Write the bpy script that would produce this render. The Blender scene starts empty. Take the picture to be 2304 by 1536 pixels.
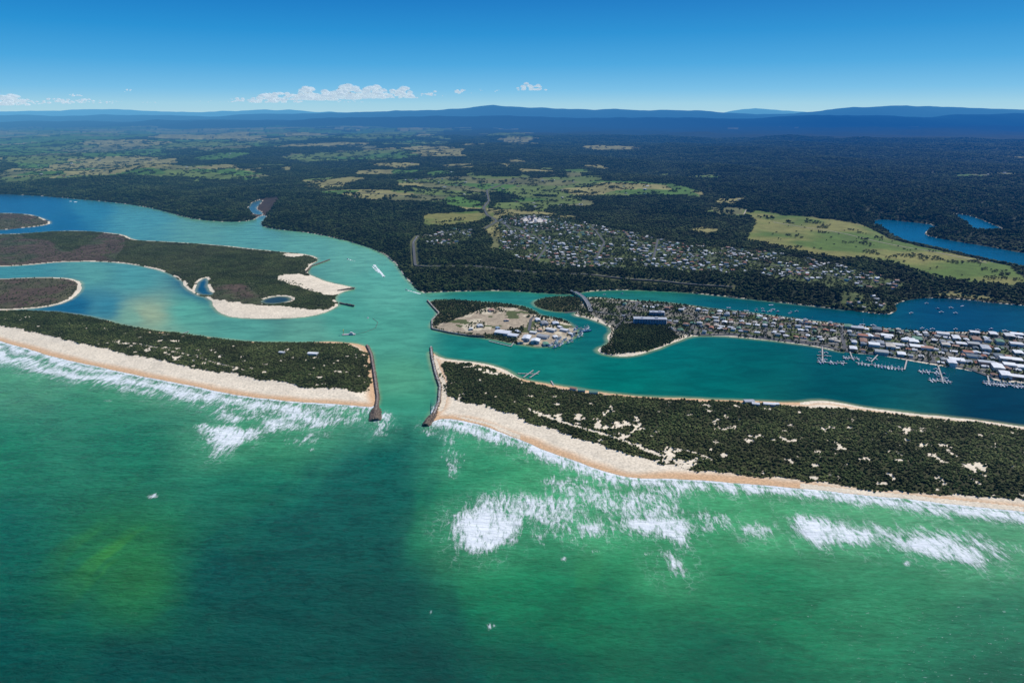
import bpy, math, numpy as np, random
from mathutils import Vector
random.seed(7); rng=np.random.default_rng(7)
sc=bpy.context.scene
H=560.0; F=1536.0; V0=254.0
P=math.atan((768-V0)/F); cp,sp=math.cos(P),math.sin(P)
# ---- image pixel coordinates cast through the camera onto a level plane, and back
def G(u,v,z=0.0):
    u=np.asarray(u,float); v=np.asarray(v,float)
    dx=(u-1152)/F; dy=(768-v)/F
    yc=cp+sp*dy; zc=-sp+cp*dy
    t=(z-H)/zc
    return dx*t, yc*t
def UV(x,y,z=0.0):
    d=y*cp-(z-H)*sp; up=y*sp+(z-H)*cp
    return 1152+F*x/d, 768-F*up/d
def lin(c):
    c=np.asarray(c,float)/255.0
    return np.where(c<=0.04045,c/12.92,((c+0.055)/1.055)**2.4)
def ss(a,b,x):
    t=np.clip((x-a)/(b-a),0,1); return t*t*(3-2*t)
def vn(x,y,seed=0):
    xi=np.floor(x); yi=np.floor(y); fx=x-xi; fy=y-yi
    fx=fx*fx*(3-2*fx); fy=fy*fy*(3-2*fy)
    xi=xi.astype(np.int64); yi=yi.astype(np.int64)
    def hs(a,b):
        h=((a*374761393+b*668265263+seed*144269)&0xffffffff).astype(np.uint64)
        h=((h^(h>>np.uint64(13)))*np.uint64(1274126177))&np.uint64(0xffffffff)
        return ((h^(h>>np.uint64(16)))&np.uint64(0xffff)).astype(float)/65535
    a=hs(xi,yi);b=hs(xi+1,yi);c=hs(xi,yi+1);d=hs(xi+1,yi+1)
    return (a*(1-fx)+b*fx)*(1-fy)+(c*(1-fx)+d*fx)*fy
def fbm(x,y,s,o=4,seed=0):
    r=0;a=1;t=0
    for i in range(o):
        r=r+a*vn(x/s+17.3*i,y/s-9.1*i,seed+i); t+=a; a*=0.5; s*=0.5
    return r/t
def voro(x,y,s,seed=0):
    gx=np.floor(x/s); gy=np.floor(y/s); best=np.full(x.shape,1e9); sec=best.copy(); idv=np.zeros(x.shape)
    def h(a,b,k):
        q=np.sin(a*127.1+b*311.7+k*74.7+seed*13.3)*43758.5453; return q-np.floor(q)
    for i in(-1,0,1):
        for j in(-1,0,1):
            cx=gx+i; cy=gy+j
            d=np.hypot(x/s-(cx+h(cx,cy,1)), y/s-(cy+h(cx,cy,2)))
            n=d<best; sec=np.where(n,best,np.minimum(sec,d)); best=np.where(n,d,best); idv=np.where(n,h(cx,cy,3),idv)
    return idv,(sec-best)*s
def chaikin(p,n=1):
    p=np.asarray(p,float)
    for _ in range(n):
        q=np.roll(p,-1,0); p=np.stack([p*.75+q*.25,p*.25+q*.75],1).reshape(-1,2)
    return p
def poly(px,z=0.0,sm=1,far=False):
    p=chaikin(px,sm) if sm else np.asarray(px,float)
    x,y=G(p[:,0],p[:,1],z); return np.stack([x,y],1)
def sdf(Pw,X,Y,margin=500.0):
    out=np.full(X.shape,-margin)
    m=(X>Pw[:,0].min()-margin)&(X<Pw[:,0].max()+margin)&(Y>Pw[:,1].min()-margin)&(Y<Pw[:,1].max()+margin)
    x=X[m].astype(np.float32); y=Y[m].astype(np.float32)
    d2=np.full(x.shape,1e12,np.float32); ins=np.zeros(x.shape,bool)
    n=len(Pw)
    for i in range(n):
        ax,ay=Pw[i]; bx,by=Pw[(i+1)%n]; ex,ey=bx-ax,by-ay; L=ex*ex+ey*ey+1e-9
        wx=x-np.float32(ax); wy=y-np.float32(ay)
        t=np.clip((wx*np.float32(ex)+wy*np.float32(ey))/np.float32(L),0,1)
        d2=np.minimum(d2,(wx-t*np.float32(ex))**2+(wy-t*np.float32(ey))**2)
        if ay!=by:
            c=(ay>y)!=(by>y)
            ins^= c&(wx<np.float32(ex)*(wy)/np.float32(ey))
    d=np.sqrt(d2); out[m]=np.where(ins,d,np.maximum(-d,-margin)); return out

# ---------------- coast polygons -----------------
WSPIT=[(-700,640),(-200,715),(0,768),(100,797),(200,822),(300,842),(400,862),(500,882),(600,898),(700,907),(800,912),(846,915),(850,890),(843,850),(836,800),(826,780),(800,772),(760,768),(700,770),(640,770),(560,768),(480,760),(430,752),(350,744),(280,731),(210,714),(140,702),(60,698),(0,697),(-200,680),(-700,600)]
BIS=[(-700,628),(0,628),(70,624),(130,624),(175,629),(186,643),(176,662),(150,680),(100,692),(40,697),(-100,702),(-700,690)]
CIS=[(-700,530),(0,527),(60,525),(120,520),(180,519),(240,523),(280,528),(300,540),(360,543),(430,547),(500,552),(560,559),(640,567),(700,573),(720,584),(700,596),(690,608),(700,620),(740,635),(780,643),(800,649),(770,657),(750,672),(765,685),(740,700),(700,712),(640,717),(560,717),(505,711),(480,692),(472,672),(440,663),(420,650),(405,628),(370,611),(320,599),(270,591),(200,588),(130,590),(60,597),(0,600),(-700,615)]
DIS=[(-700,476),(0,479),(60,481),(95,490),(120,502),(90,509),(40,514),(0,518),(-700,524)]
BUL=[(962,678),(1000,674),(1090,680),(1160,686),(1195,695),(1212,708),(1235,713),(1272,720),(1292,735),(1302,750),(1280,766),(1225,783),(1160,773),(1090,759),(1060,757),(1010,749),(973,741),(972,722),(988,706),(975,692)]
ISL=[(1198,678),(1230,670),(1280,667),(1312,674),(1322,690),(1292,703),(1240,701),(1208,692)]
TOWN=[(1308,672),(1340,668),(1400,675),(1500,680),(1560,688),(1620,697),(1700,705),(1780,715),(1850,725),(1950,735),(2050,743),(2150,747),(2304,748),(2500,752),(3100,770),(3100,960),(2500,885),(2304,862),(2240,858),(2220,845),(2180,833),(2110,823),(2050,812),(1980,800),(1900,793),(1840,780),(1780,772),(1720,765),(1650,757),(1580,755),(1548,758),(1518,770),(1470,789),(1420,801),(1385,803),(1350,796),(1343,785),(1372,775),(1365,757),(1380,742),(1352,726),(1322,716),(1288,710),(1300,700)]
ESPIT=[(968,790),(990,806),(1030,810),(1080,815),(1120,825),(1150,838),(1170,852),(1230,863),(1300,875),(1380,885),(1450,892),(1560,896),(1680,901),(1780,906),(1840,900),(1880,903),(1950,916),(2050,929),(2150,939),(2250,952),(2304,960),(2600,985),(3300,1040),(3300,1290),(2600,1190),(2304,1150),(2200,1141),(2100,1130),(2000,1119),(1900,1108),(1800,1098),(1700,1088),(1600,1080),(1500,1077),(1420,1077),(1370,1066),(1310,1045),(1240,1018),(1180,992),(1120,967),(1060,950),(1000,940),(962,950),(988,912),(993,880),(978,840),(970,800)]
MAIN=[(-1500,428),(0,437),(80,440),(160,447),(250,455),(320,464),(380,478),(420,490),(470,497),(520,500),(566,497),(590,484),(600,487),(584,506),(610,515),(680,522),(730,530),(780,542),(830,556),(870,575),(895,600),(915,630),(945,660),(980,657),(1050,655),(1120,654),(1180,656),(1250,661),(1285,662),(1320,655),(1400,652),(1500,655),(1600,663),(1700,675),(1800,685),(1900,697),(1960,705),(2000,709),(2018,700),(2012,686),(2040,675),(2080,670),(2150,672),(2220,680),(2304,688),(2500,700),(4000,780)]
W1=[(1960,498),(1985,493),(2040,499),(2110,507),(2085,519),(2078,529),(2130,540),(2200,551),(2304,570),(2500,600),(2500,645),(2304,605),(2200,582),(2120,563),(2050,549),(2020,536),(1985,515)]
W2=[(2138,480),(2180,484),(2220,500),(2268,520),(2240,526),(2192,523),(2182,504)]
W3=[(585,676),(620,666),(655,668),(655,678),(620,684),(592,683)]
W4=[(440,640),(460,624),(470,630),(466,650),(485,664),(440,662)]
W5=[(556,470),(566,455),(592,448),(586,458),(574,470),(592,478),(588,484),(566,480)]
mainw=poly(MAIN,0,1)[2:-2]
mainw=np.vstack([mainw,[[90000,1500],[90000,120000],[-90000,120000],[-90000,6000]]])
polyM=mainw
LANDS=[poly(p) for p in (WSPIT,BIS,CIS,DIS,BUL,ISL,TOWN,ESPIT)]
WAT=[poly(p) for p in (W1,W2,W3,W4,W5)]
def landsd(X,Y):
    near=Y<9000
    dm=np.full(X.shape,800.0)
    dm[near]=sdf(polyM,X[near],Y[near],1e6); dm=np.clip(dm,-500,800)
    ds=[sdf(p,X,Y) for p in LANDS]
    dw=np.max([sdf(p,X,Y) for p in WAT],0)
    n=(fbm(X,Y,60,3,5)-0.5)*9
    dm=np.minimum(dm,-dw)
    oth=np.max(ds,0)
    d=np.minimum(np.maximum(dm,oth),-dw)+n
    return d,dm+n,ds,dw
def grid(us,vs):
    U,V=np.meshgrid(us,vs); X,Y=G(U,V); return U,V,X,Y
us=np.concatenate([np.linspace(-2600,-160,70)[:-1],np.linspace(-160,2464,1430),np.linspace(2464,5000,70)[1:]])
vs=np.concatenate([np.linspace(270,700,345)[:-1],np.linspace(700,1240,330)])
U,V,X,Y=grid(us,vs)
R=np.hypot(X,Y)
d,dm,ds,dw=landsd(X,Y)
dW,dB,dC,dD,dBul,dIsl,dT,dE=ds
def rbf(pts,U,V,pw=3.2,st=1.0,eps=60.0):
    num=0;den=0
    for p in pts:
        w=1.0/(((U-p[0])**2+((V-p[1])*st)**2+eps)**(pw/2))
        num=num+w[...,None]*np.asarray(p[2:],float); den=den+w
    return num/den[...,None]
def anyp(L,z=25.0,nz=0.0):
    r=np.full(X.shape,-500.0)
    for p in L: r=np.maximum(r,sdf(poly(p,z,1),X,Y))
    return r+nz
# ---- heights
nf=fbm(X,Y,420,4,11); nb=fbm(X,Y,3200,4,21); nm=fbm(X,Y,1100,4,33)
h=np.clip(d*0.07,-4,2.6)
isd=np.maximum(dW,dE)
h=h+ss(25,90,isd)*(2+5*fbm(X,Y,70,3,31))*(isd>0)
bl=ss(6,140,dm)
hm=bl*(22+34*(nf-0.25))*(0.75+0.25*ss(0,400,dm))
hm=hm+ss(3600,7000,R)*ss(150,700,dm)*((nm-0.42)*190)
hm=hm+ss(5500,16000,R)*ss(300,800,dm)*((nb-0.38)*400)
nb2=fbm(X,Y,7000,3,44)
hm=hm+ss(16000,45000,Y)*((nb2-0.4)*500)
h=np.where(dm>0,h+np.maximum(hm,0),h)
h=np.where(d<0,np.clip(d*0.15,-4,-0.05),h)
# ---- land cover
FIELDS=[[(945,483),(1020,480),(1100,478),(1096,500),(1050,508),(985,517),(950,510)],
[(1680,474),(1720,476),(1780,488),(1850,493),(1930,505),(1990,524),(2030,545),(2110,562),(2200,578),(2290,600),(2304,642),(2250,642),(2150,630),(2050,606),(1950,588),(1880,583),(1800,570),(1720,553),(1675,540),(1705,505)],
[(2120,643),(2200,652),(2330,665),(2330,690),(2200,674),(2110,666)],
[(700,436),(800,431),(900,436),(1000,440),(1070,450),(990,460),(900,456),(840,460),(780,450)],
[(870,412),(1000,403),(1200,406),(1400,416),(1550,426),(1600,447),(1480,442),(1350,447),(1200,438),(1080,434),(950,430)],
[(680,406),(760,399),(762,411),(690,415)],
[(60,385),(250,374),(400,370),(560,384),(625,400),(520,408),(430,402),(300,404),(150,410),(0,413),(0,392)],
[(1570,468),(1680,468),(1690,490),(1600,486)],
[(1130,440),(1250,445),(1360,458),(1300,472),(1180,465)],
[(1090,500),(1130,495),(1125,540),(1135,575),(1105,560)],
[(770,392),(900,385),(1000,388),(900,398)],[(620,352),(760,350),(780,360),(650,364)],[(1000,448),(1100,455),(1090,476),(1010,470)],[(1500,398),(1620,396),(1640,404),(1540,406)],[(2130,396),(2304,390),(2304,402),(2160,404)]]
fN=(fbm(X,Y,130,3,61)-0.5)*90
fE=anyp(FIELDS)+fN*0.8
DEN=[(200,330,.9),(500,330,.85),(800,315,.7),(100,375,.8),(400,385,.65),(900,350,.6),(700,425,.4),(1000,410,.7),(1300,420,.75),(1500,430,.65),(1100,300,.35),(1300,335,.03),(1700,350,0),(2000,400,.03),(1600,400,.15),(2250,395,.3),(0,428,0),(300,425,0),(600,470,0.0),(1000,540,0),(1500,480,.25),(1200,460,.55),(850,480,.03),(2200,330,0),(1900,470,.1),(200,285,.8),(900,280,.6),(1500,300,0),(600,290,.75),(1900,620,0),(700,500,0),(300,300,.9),(1100,370,.35),(1300,290,.02),(50,350,.8),(650,380,.5),(1400,390,.25)]
den=rbf(DEN,U,V,3,2.0)[...,0]
wx=(fbm(X,Y,300,2,71)-.5)*260; wy=(fbm(X,Y,300,2,72)-.5)*260
far=Y>7500
idn,ed=voro(X+wx,(Y+wy),380,1); idf,edf=voro(X+wx*2,(Y+wy*2)*0.8,950,2)
idv=np.where(far,idf,idn); ed=np.where(far,edf,ed)
patch=fbm(X,Y*0.8,1500,3,81)
fieldN=((idv*0.5+patch*0.8)>(1.1-den*0.92))&(dm>160)
edge=(ed<np.where(far,40,12))
SUB=[[(1130,490),(1220,485),(1300,500),(1450,538),(1560,555),(1700,570),(1900,600),(2060,640),(1900,648),(1700,622),(1500,610),(1300,605),(1150,590),(1120,560),(1110,510)],
 [(935,540),(1010,520),(1070,520),(1060,545),(990,560)],[(1900,650),(2000,660),(2000,690),(1900,680)]]
sub=anyp(SUB,28)+fN*0.6
field=(((fE>0)|(fieldN&~edge&(sub<-20))))&(dm>25)
suburb=(sub>0)&(dm>25)
n1=fbm(X,Y,25,3,91); n2=fbm(X,Y,90,3,92); n3=fbm(X,Y,9,2,93)
C=np.zeros(X.shape+(3,))
C[:]=(0.020,0.030,0.012)
grass=lin((108,124,60)); gyel=lin((152,144,88)); ggr=lin((84,118,46)); brn=lin((122,112,80))
q=idv[...,None]
fc=np.where(q>.74,gyel,np.where(q>.45,grass,np.where(q>.15,ggr,brn*0.6+grass*0.4)))
fc=fc*(0.55+0.9*n2[...,None])
big=(sdf(poly(FIELDS[1],25),X,Y)>-40)|(sdf(poly(FIELDS[0],25),X,Y)>-30)
mixb=ss(0.35,0.65,fbm(X,Y,220,3,95))[...,None]
fc=np.where(big[...,None],(lin((140,136,72))*mixb+lin((92,116,44))*(1-mixb))*(0.7+0.6*n1[...,None]),fc)
C=np.where(field[...,None],fc*0.8,C)
sg=lin((94,106,58))*(0.5+n1[...,None]); 
C=np.where(suburb[...,None]&~field[...,None],sg*0.75,C)
sandc=lin((234,217,188)); wet=lin((212,172,130))
low=(dm<=0)&(d>0)
marsh=lin((88,72,58)); scr=lin((72,76,48)); 
isC=(dC>-5)&low; isl=((dB>-5)|(dD>-5))&low
mC=rbf([(100,560,1),(0,540,.6),(100,525,.3),(200,575,1),(250,560,.7),(300,570,.1),(400,570,0),(150,545,0),(60,580,.6),(550,600,0),(600,640,.1),(540,660,.7)],U,V,3,2)[...,0]
mm=ss(.38,.75,mC+(n2-.5)*1.2)[...,None]
cc=(marsh*mm+scr*(1-mm))*(0.5+1.0*n1[...,None])*(.7+.6*n3[...,None])
C=np.where(isC[...,None],cc*0.9,C)
mb_=ss(.40,.56,n2)[...,None]
cb=(marsh*0.9*(1-mb_)+lin((88,84,58))*.85*mb_)*(0.6+0.8*n1[...,None])*(0.7+.6*n3[...,None])
C=np.where((isl&(dC<-5))[...,None],cb,C)
mouth=sdf(poly([(560,470),(566,452),(600,446),(632,452),(620,466),(600,486),(570,492)]),X,Y)
C=np.where((mouth>0)[...,None],marsh*0.7*(.7+.6*n1[...,None]),C)
SANDC=[[(612,624),(650,617),(700,619),(745,634),(805,647),(770,660),(742,666),(700,655),(655,640)],[(690,596),(722,584),(745,600),(720,640),(690,622)],
 [(462,668),(500,676),(560,686),(640,690),(720,700),(770,684),(745,705),(700,722),(560,724),(500,715),(470,690)],[(632,572),(665,569),(690,575),(650,580)],[(396,614),(420,640),(440,664),(470,672),(440,672),(410,650)]]
sC=anyp(SANDC,0)+(n1-.5)*26
thin=(d<(6+10*n2))&(n2>.36)
sandm=(isC&((sC>0)))|(low&thin&(isC|isl|(dT>-5)))|((dm>0)&(d<5)&(n2>.45))
VEGW=[(-700,590),(-200,675),(0,736),(60,745),(150,768),(250,790),(350,812),(450,832),(550,850),(650,868),(750,878),(832,884),(834,850),(826,800),(800,774),(700,767),(560,764),(430,748),(280,727),(140,698),(0,690),(-700,580)]
VEGE=[(985,815),(1030,812),(1080,820),(1120,832),(1150,848),(1230,866),(1300,878),(1450,894),(1680,903),(1830,916),(1950,925),(2150,942),(2304,962),(2600,988),(3300,1045),(3300,1215),(2600,1152),(2304,1124),(2150,1114),(2000,1101),(1850,1085),(1700,1070),(1600,1060),(1500,1046),(1420,1024),(1340,1000),(1260,975),(1190,952),(1150,930),(1080,915),(1030,900),(1000,885),(990,850)]
vW=sdf(poly(VEGW,3),X,Y); vE=sdf(poly(VEGE,3),X,Y)
HOL=[[(1200,925),(1300,935),(1420,945),(1440,975),(1400,990),(1320,965),(1240,945)],[(1390,990),(1500,1010),(1560,1040),(1470,1030)],[(1690,985),(1790,985),(1800,1000),(1700,1002)],[(2080,1000),(2200,1030),(2260,1060),(2150,1065),(2060,1040)],[(1820,1000),(1960,1020),(1940,1040),(1850,1025)],[(1000,812),(1110,815),(1160,850),(1080,838)],[(985,830),(1010,830),(1040,900),(1000,890)],[(240,765),(360,780),(460,815),(340,800)],[(1560,960),(1640,975),(1600,990)]]
hol=anyp(HOL,3)
tn=fbm(X,Y,18,4,101)
vegd=(np.maximum(vW,vE)+(n1-.5)*26>0)&(tn>0.27+0.15*ss(-25,18,hol))&low
def track(pts,w,z=3):
    r=np.full(X.shape,1e6)
    x,y=G([p[0] for p in pts],[p[1] for p in pts],z)
    for i in range(len(x)-1):
        ex,ey=x[i+1]-x[i],y[i+1]-y[i]; L=ex*ex+ey*ey
        t=np.clip(((X-x[i])*ex+(Y-y[i])*ey)/L,0,1); r=np.minimum(r,np.hypot(X-x[i]-t*ex,Y-y[i]-t*ey))
    return r+(n1-.5)*5<w
tr=track([(1190,925),(1260,950),(1340,975),(1400,995),(1480,1025),(1560,1045)],4)|track([(1400,995),(1425,975),(1440,960),(1430,940)],3.5)|track([(985,820),(1000,850),(995,885),(1020,905),(1100,925)],6)|track([(1500,1010),(1550,1018),(1600,1035)],2.5)|track([(300,775),(420,800),(560,840)],2)
vegd&=~tr
duneg=lin((66,68,40))
onspit=low&((dW>-5)|(dE>-5))&(dC<-5)&(dB<-5)
sand_d=sandc*(0.86+0.24*n1[...,None])
wl=ss(30,8,d+ (n2-.5)*14)[...,None]
sb=sand_d*(1-wl)+wet*wl
C=np.where(onspit[...,None],sb,C)
C=np.where((onspit&vegd)[...,None],duneg*(0.5+n1[...,None])*0.8,C)
isB=low&((dBul>-5)|(dIsl>-5))
SB=[[(975,735),(1000,728),(1060,705),(1100,690),(1190,695),(1190,730),(1100,755),(1010,748)],[(1190,700),(1240,715),(1300,735),(1290,765),(1225,783),(1160,773),(1180,735)]]
sB=anyp(SB,1)+(n1-.5)*24
tan=lin((220,204,172)); con=lin((184,166,138))
bc=np.where((sB>0)[...,None],np.where(((n2>.45)&(n1>.42))[...,None],tan,con)*(0.7+.5*n3[...,None]),lin((95,92,62))*(.6+.8*n1[...,None]))
bc=np.where(((sB>0)&(fbm(X,Y,45,3,555)>.64))[...,None],lin((96,104,60))*.9,bc)
C=np.where(isB[...,None],bc*0.85,C)
isT=low&(dT>-5)
tg=np.where((n1>.5)[...,None],lin((92,106,56)),lin((146,140,124)))*(0.7+.5*n3[...,None])
PARKV=[(1345,790),(1378,760),(1385,735),(1420,728),(1500,738),(1530,755),(1500,775),(1440,790),(1385,798)]
pv=sdf(poly(PARKV,1),X,Y)+(n1-.5)*14
C=np.where(isT[...,None],tg*0.72,C)
C=np.where((isT&(pv>0))[...,None],lin((60,66,38))*.8,C)
SPT=anyp([[(1340,795),(1345,782),(1372,775),(1380,790),(1440,795),(1520,768),(1545,752),(1600,750),(1700,758),(1840,776),(1840,785),(1700,772),(1560,762),(1480,795),(1400,808)],[(1255,706),(1330,712),(1360,722),(1372,745),(1350,735),(1300,716)]],0)+(n2-.5)*14
C=np.where((low&(SPT>0)&((dT>-5)))[...,None],sandc*.85,C)
lagE=((dE>0)&(vE>-60)&(d<14)&(((U>1800)&(U<2304))|(U<1170)))
sandm=sandm|(low&lagE)
C=np.where((sandm&(d>0))[...,None],sandc*(0.8+.25*n1[...,None]),C)
big5=sdf(poly([(1165,492),(1200,488),(1235,494),(1225,502),(1185,502)],28),X,Y)>0
C=np.where(big5[...,None],lin((225,215,200))*.8,C)
# ---- road alignments
HWY=[(1100,452),(1088,470),(1096,488),(1118,500),(1090,518),(1010,530),(940,535),(930,550),(934,590),(975,600),(1060,603),(1150,612),(1300,618),(1500,628),(1650,640)]
SR=[[(1130,500),(1160,530),(1220,560),(1320,580),(1480,585),(1640,596),(1800,612),(1960,640)],[(1180,520),(1290,520),(1400,545),(1520,570),(1640,596)],[(1118,500),(1150,512),(1200,530),(1230,560),(1210,590)],[(1330,515),(1360,550),(1340,585)],[(1480,545),(1470,585)]]
FT=[[(1740,500),(1850,520),(1990,548),(2120,572),(2220,592)],[(1670,492),(1680,472),(1676,462)]]
CR=[[(1100,452),(1095,430),(1160,408),(1300,398)],[(1100,440),(900,446),(760,440)]]
clr=track(HWY,15,25)
for r_ in SR: clr|=track(r_,10,25)
for r_ in CR: clr|=track(r_,14,25)
clrh=track(HWY[6:10],19,25)
# ---- vegetation densities (cover fraction)
forest=(dm>6)&~field&~suburb&(mouth<0)
cover=np.zeros(X.shape)
cover[forest]=0.95
cover[(edge&fieldN)|((den>.45)&~field&forest&far)]=0.5
fieldtree=field&(fbm(X,Y,80,3,111)>0.62)
cover[fieldtree]=0.45
cover[field&~fieldtree]=0.014
cover[suburb]=np.where(n2>.5,.6,.26)[suburb]
cover[big&field]=np.where(fbm(X,Y,90,2,112)>.72,.35,.005)[big&field]
cover[big5|clr|clrh]=0
C=np.where((clr&~suburb)[...,None],lin((110,112,70))*.7,C)
bush=np.zeros(X.shape)
bush[onspit&vegd]=0.85
bush[onspit&~vegd&(np.maximum(vW,vE)>0)]=0.07
bush[isC&~sandm&(mC<.5)]=0.42
bush[isC&~sandm&(mC>=.5)]=0.08
bush[isl&~sandm]=.06
VC=anyp([[(560,640),(640,625),(700,650),(760,680),(720,700),(640,695),(650,665),(600,660)],[(500,560),(640,572),(690,590),(660,615),(560,640),(480,640),(440,600)]],0)
bush[isC&~sandm&(VC>0)]=0.75
bush[isC&sandm&(VC>0)]=0.12
bush[isB&(sB<0)]=.5
bush[isB&(sB>0)&(n2>.55)]=.16
bush[isT&(pv>0)]=1.0
bush[isT&(pv<=0)]=.14
bush[isT&(pv<=0)&(U<1560)&(n1>.55)]=.35

def mkgrid(name,X,Y,Z,attrs,mat,mask=None):
    nr,nc=X.shape
    co=np.stack([X,Y,Z],-1).reshape(-1,3).astype(np.float32)
    i=np.arange(nr*nc).reshape(nr,nc)
    q=np.stack([i[1:,:-1],i[1:,1:],i[:-1,1:],i[:-1,:-1]],-1).reshape(-1,4)
    if mask is not None:
        mk=(mask[1:,:-1]|mask[1:,1:]|mask[:-1,1:]|mask[:-1,:-1]).reshape(-1); q=q[mk]
        used=np.unique(q); remap=np.zeros(nr*nc,int); remap[used]=np.arange(len(used)); q=remap[q]; co=co[used]
        attrs={k:a.reshape(nr*nc,-1)[used] for k,a in attrs.items()}
    me=bpy.data.meshes.new(name); me.vertices.add(len(co)); me.vertices.foreach_set('co',co.ravel())
    me.loops.add(q.size); me.loops.foreach_set('vertex_index',q.ravel().astype(np.int32))
    me.polygons.add(len(q)); me.polygons.foreach_set('loop_start',np.arange(0,q.size,4,dtype=np.int32))
    me.polygons.foreach_set('use_smooth',np.ones(len(q),bool))
    me.update(calc_edges=True)
    for k,a in attrs.items():
        a=a.reshape(len(co),-1)
        if a.shape[1]==3:
            at=me.attributes.new(k,'FLOAT_COLOR','POINT'); at.data.foreach_set('color',np.concatenate([a,np.ones((len(a),1))],1).astype(np.float32).ravel())
        else:
            at=me.attributes.new(k,'FLOAT','POINT'); at.data.foreach_set('value',a.astype(np.float32).ravel())
    me.materials.append(mat); ob=bpy.data.objects.new(name,me); sc.collection.objects.link(ob); return ob

# ---------------- materials -----------------
def haze_group():  # aerial haze painted into materials: blue emission growing with distance from the origin
    g=bpy.data.node_groups.new('painted_haze','ShaderNodeTree')
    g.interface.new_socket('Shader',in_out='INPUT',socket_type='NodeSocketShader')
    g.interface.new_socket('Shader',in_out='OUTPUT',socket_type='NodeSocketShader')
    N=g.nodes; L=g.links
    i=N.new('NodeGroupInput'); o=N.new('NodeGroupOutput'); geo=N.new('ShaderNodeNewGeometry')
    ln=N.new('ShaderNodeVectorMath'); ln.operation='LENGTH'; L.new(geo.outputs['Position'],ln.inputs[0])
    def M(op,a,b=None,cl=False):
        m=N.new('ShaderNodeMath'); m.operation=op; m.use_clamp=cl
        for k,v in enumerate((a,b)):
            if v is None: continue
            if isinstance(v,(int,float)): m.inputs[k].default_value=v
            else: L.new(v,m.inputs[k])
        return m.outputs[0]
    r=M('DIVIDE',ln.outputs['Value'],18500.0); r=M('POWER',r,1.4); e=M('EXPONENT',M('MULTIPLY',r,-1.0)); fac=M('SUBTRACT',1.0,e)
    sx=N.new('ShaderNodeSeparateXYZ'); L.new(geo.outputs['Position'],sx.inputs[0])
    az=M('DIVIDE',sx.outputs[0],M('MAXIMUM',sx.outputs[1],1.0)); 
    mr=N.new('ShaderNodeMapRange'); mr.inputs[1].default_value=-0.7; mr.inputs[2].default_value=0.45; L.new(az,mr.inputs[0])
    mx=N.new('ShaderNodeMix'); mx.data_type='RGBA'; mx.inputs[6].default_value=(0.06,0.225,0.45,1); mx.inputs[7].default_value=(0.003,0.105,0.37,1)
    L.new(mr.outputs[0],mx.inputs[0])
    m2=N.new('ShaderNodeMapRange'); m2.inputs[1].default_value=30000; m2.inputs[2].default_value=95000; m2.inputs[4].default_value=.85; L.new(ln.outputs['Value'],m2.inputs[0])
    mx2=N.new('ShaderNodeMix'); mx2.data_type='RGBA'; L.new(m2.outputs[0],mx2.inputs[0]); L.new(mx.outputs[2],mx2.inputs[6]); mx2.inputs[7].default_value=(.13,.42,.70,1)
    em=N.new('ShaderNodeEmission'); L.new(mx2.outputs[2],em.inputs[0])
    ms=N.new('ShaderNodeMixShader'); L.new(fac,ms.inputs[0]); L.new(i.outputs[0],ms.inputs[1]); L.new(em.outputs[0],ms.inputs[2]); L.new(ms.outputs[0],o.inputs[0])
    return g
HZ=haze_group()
def newmat(name):
    m=bpy.data.materials.new(name); m.use_nodes=True; nt=m.node_tree; nt.nodes.clear()
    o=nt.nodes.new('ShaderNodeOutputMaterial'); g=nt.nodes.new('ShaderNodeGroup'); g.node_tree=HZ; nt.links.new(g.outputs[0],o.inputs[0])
    b=nt.nodes.new('ShaderNodeBsdfPrincipled'); nt.links.new(b.outputs[0],g.inputs[0]); b.inputs['Roughness'].default_value=.85; b.inputs['Specular IOR Level'].default_value=.12
    m.cycles.emission_sampling='NONE'
    return m,nt,b
def nz(nt,scale,det=4,rough=.6,vec=None,dist=0):
    n=nt.nodes.new('ShaderNodeTexNoise'); n.inputs['Scale'].default_value=scale; n.inputs['Detail'].default_value=det; n.inputs['Roughness'].default_value=rough; n.inputs['Distortion'].default_value=dist
    if vec is not None: nt.links.new(vec,n.inputs['Vector'])
    return n.outputs['Fac']
def mth(nt,op,a,b=None,cl=False,c=None):
    m=nt.nodes.new('ShaderNodeMath'); m.operation=op; m.use_clamp=cl
    for k,v in enumerate((a,b,c)):
        if v is None: continue
        if isinstance(v,(int,float)): m.inputs[k].default_value=v
        else: nt.links.new(v,m.inputs[k])
    return m.outputs[0]
def mrange(nt,x,a,b,c=0,d=1,smooth=True):
    m=nt.nodes.new('ShaderNodeMapRange'); m.interpolation_type='SMOOTHSTEP' if smooth else 'LINEAR'
    nt.links.new(x,m.inputs[0]); m.inputs[1].default_value=a; m.inputs[2].default_value=b; m.inputs[3].default_value=c; m.inputs[4].default_value=d
    return m.outputs[0]
def pos(nt): return nt.nodes.new('ShaderNodeNewGeometry').outputs['Position']
def attr(nt,n):
    a=nt.nodes.new('ShaderNodeAttribute'); a.attribute_name=n; return a
def vmul(nt,col,f):
    m=nt.nodes.new('ShaderNodeVectorMath'); m.operation='SCALE'; nt.links.new(col,m.inputs[0])
    if isinstance(f,(int,float)): m.inputs['Scale'].default_value=f
    else: nt.links.new(f,m.inputs['Scale'])
    return m.outputs[0]
def mapped(nt,p,rot,scl):
    mp=nt.nodes.new('ShaderNodeMapping'); mp.inputs['Rotation'].default_value=(0,0,math.radians(rot)); mp.inputs['Scale'].default_value=scl; nt.links.new(p,mp.inputs[0]); return mp.outputs[0]
mland,nt,b=newmat('terrain_ground')
p=pos(nt); a=attr(nt,'base'); f=mrange(nt,nz(nt,0.22,5,.7,p),.25,.75,.72,1.28); nt.links.new(vmul(nt,a.outputs['Color'],f),b.inputs['Base Color'])
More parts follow.
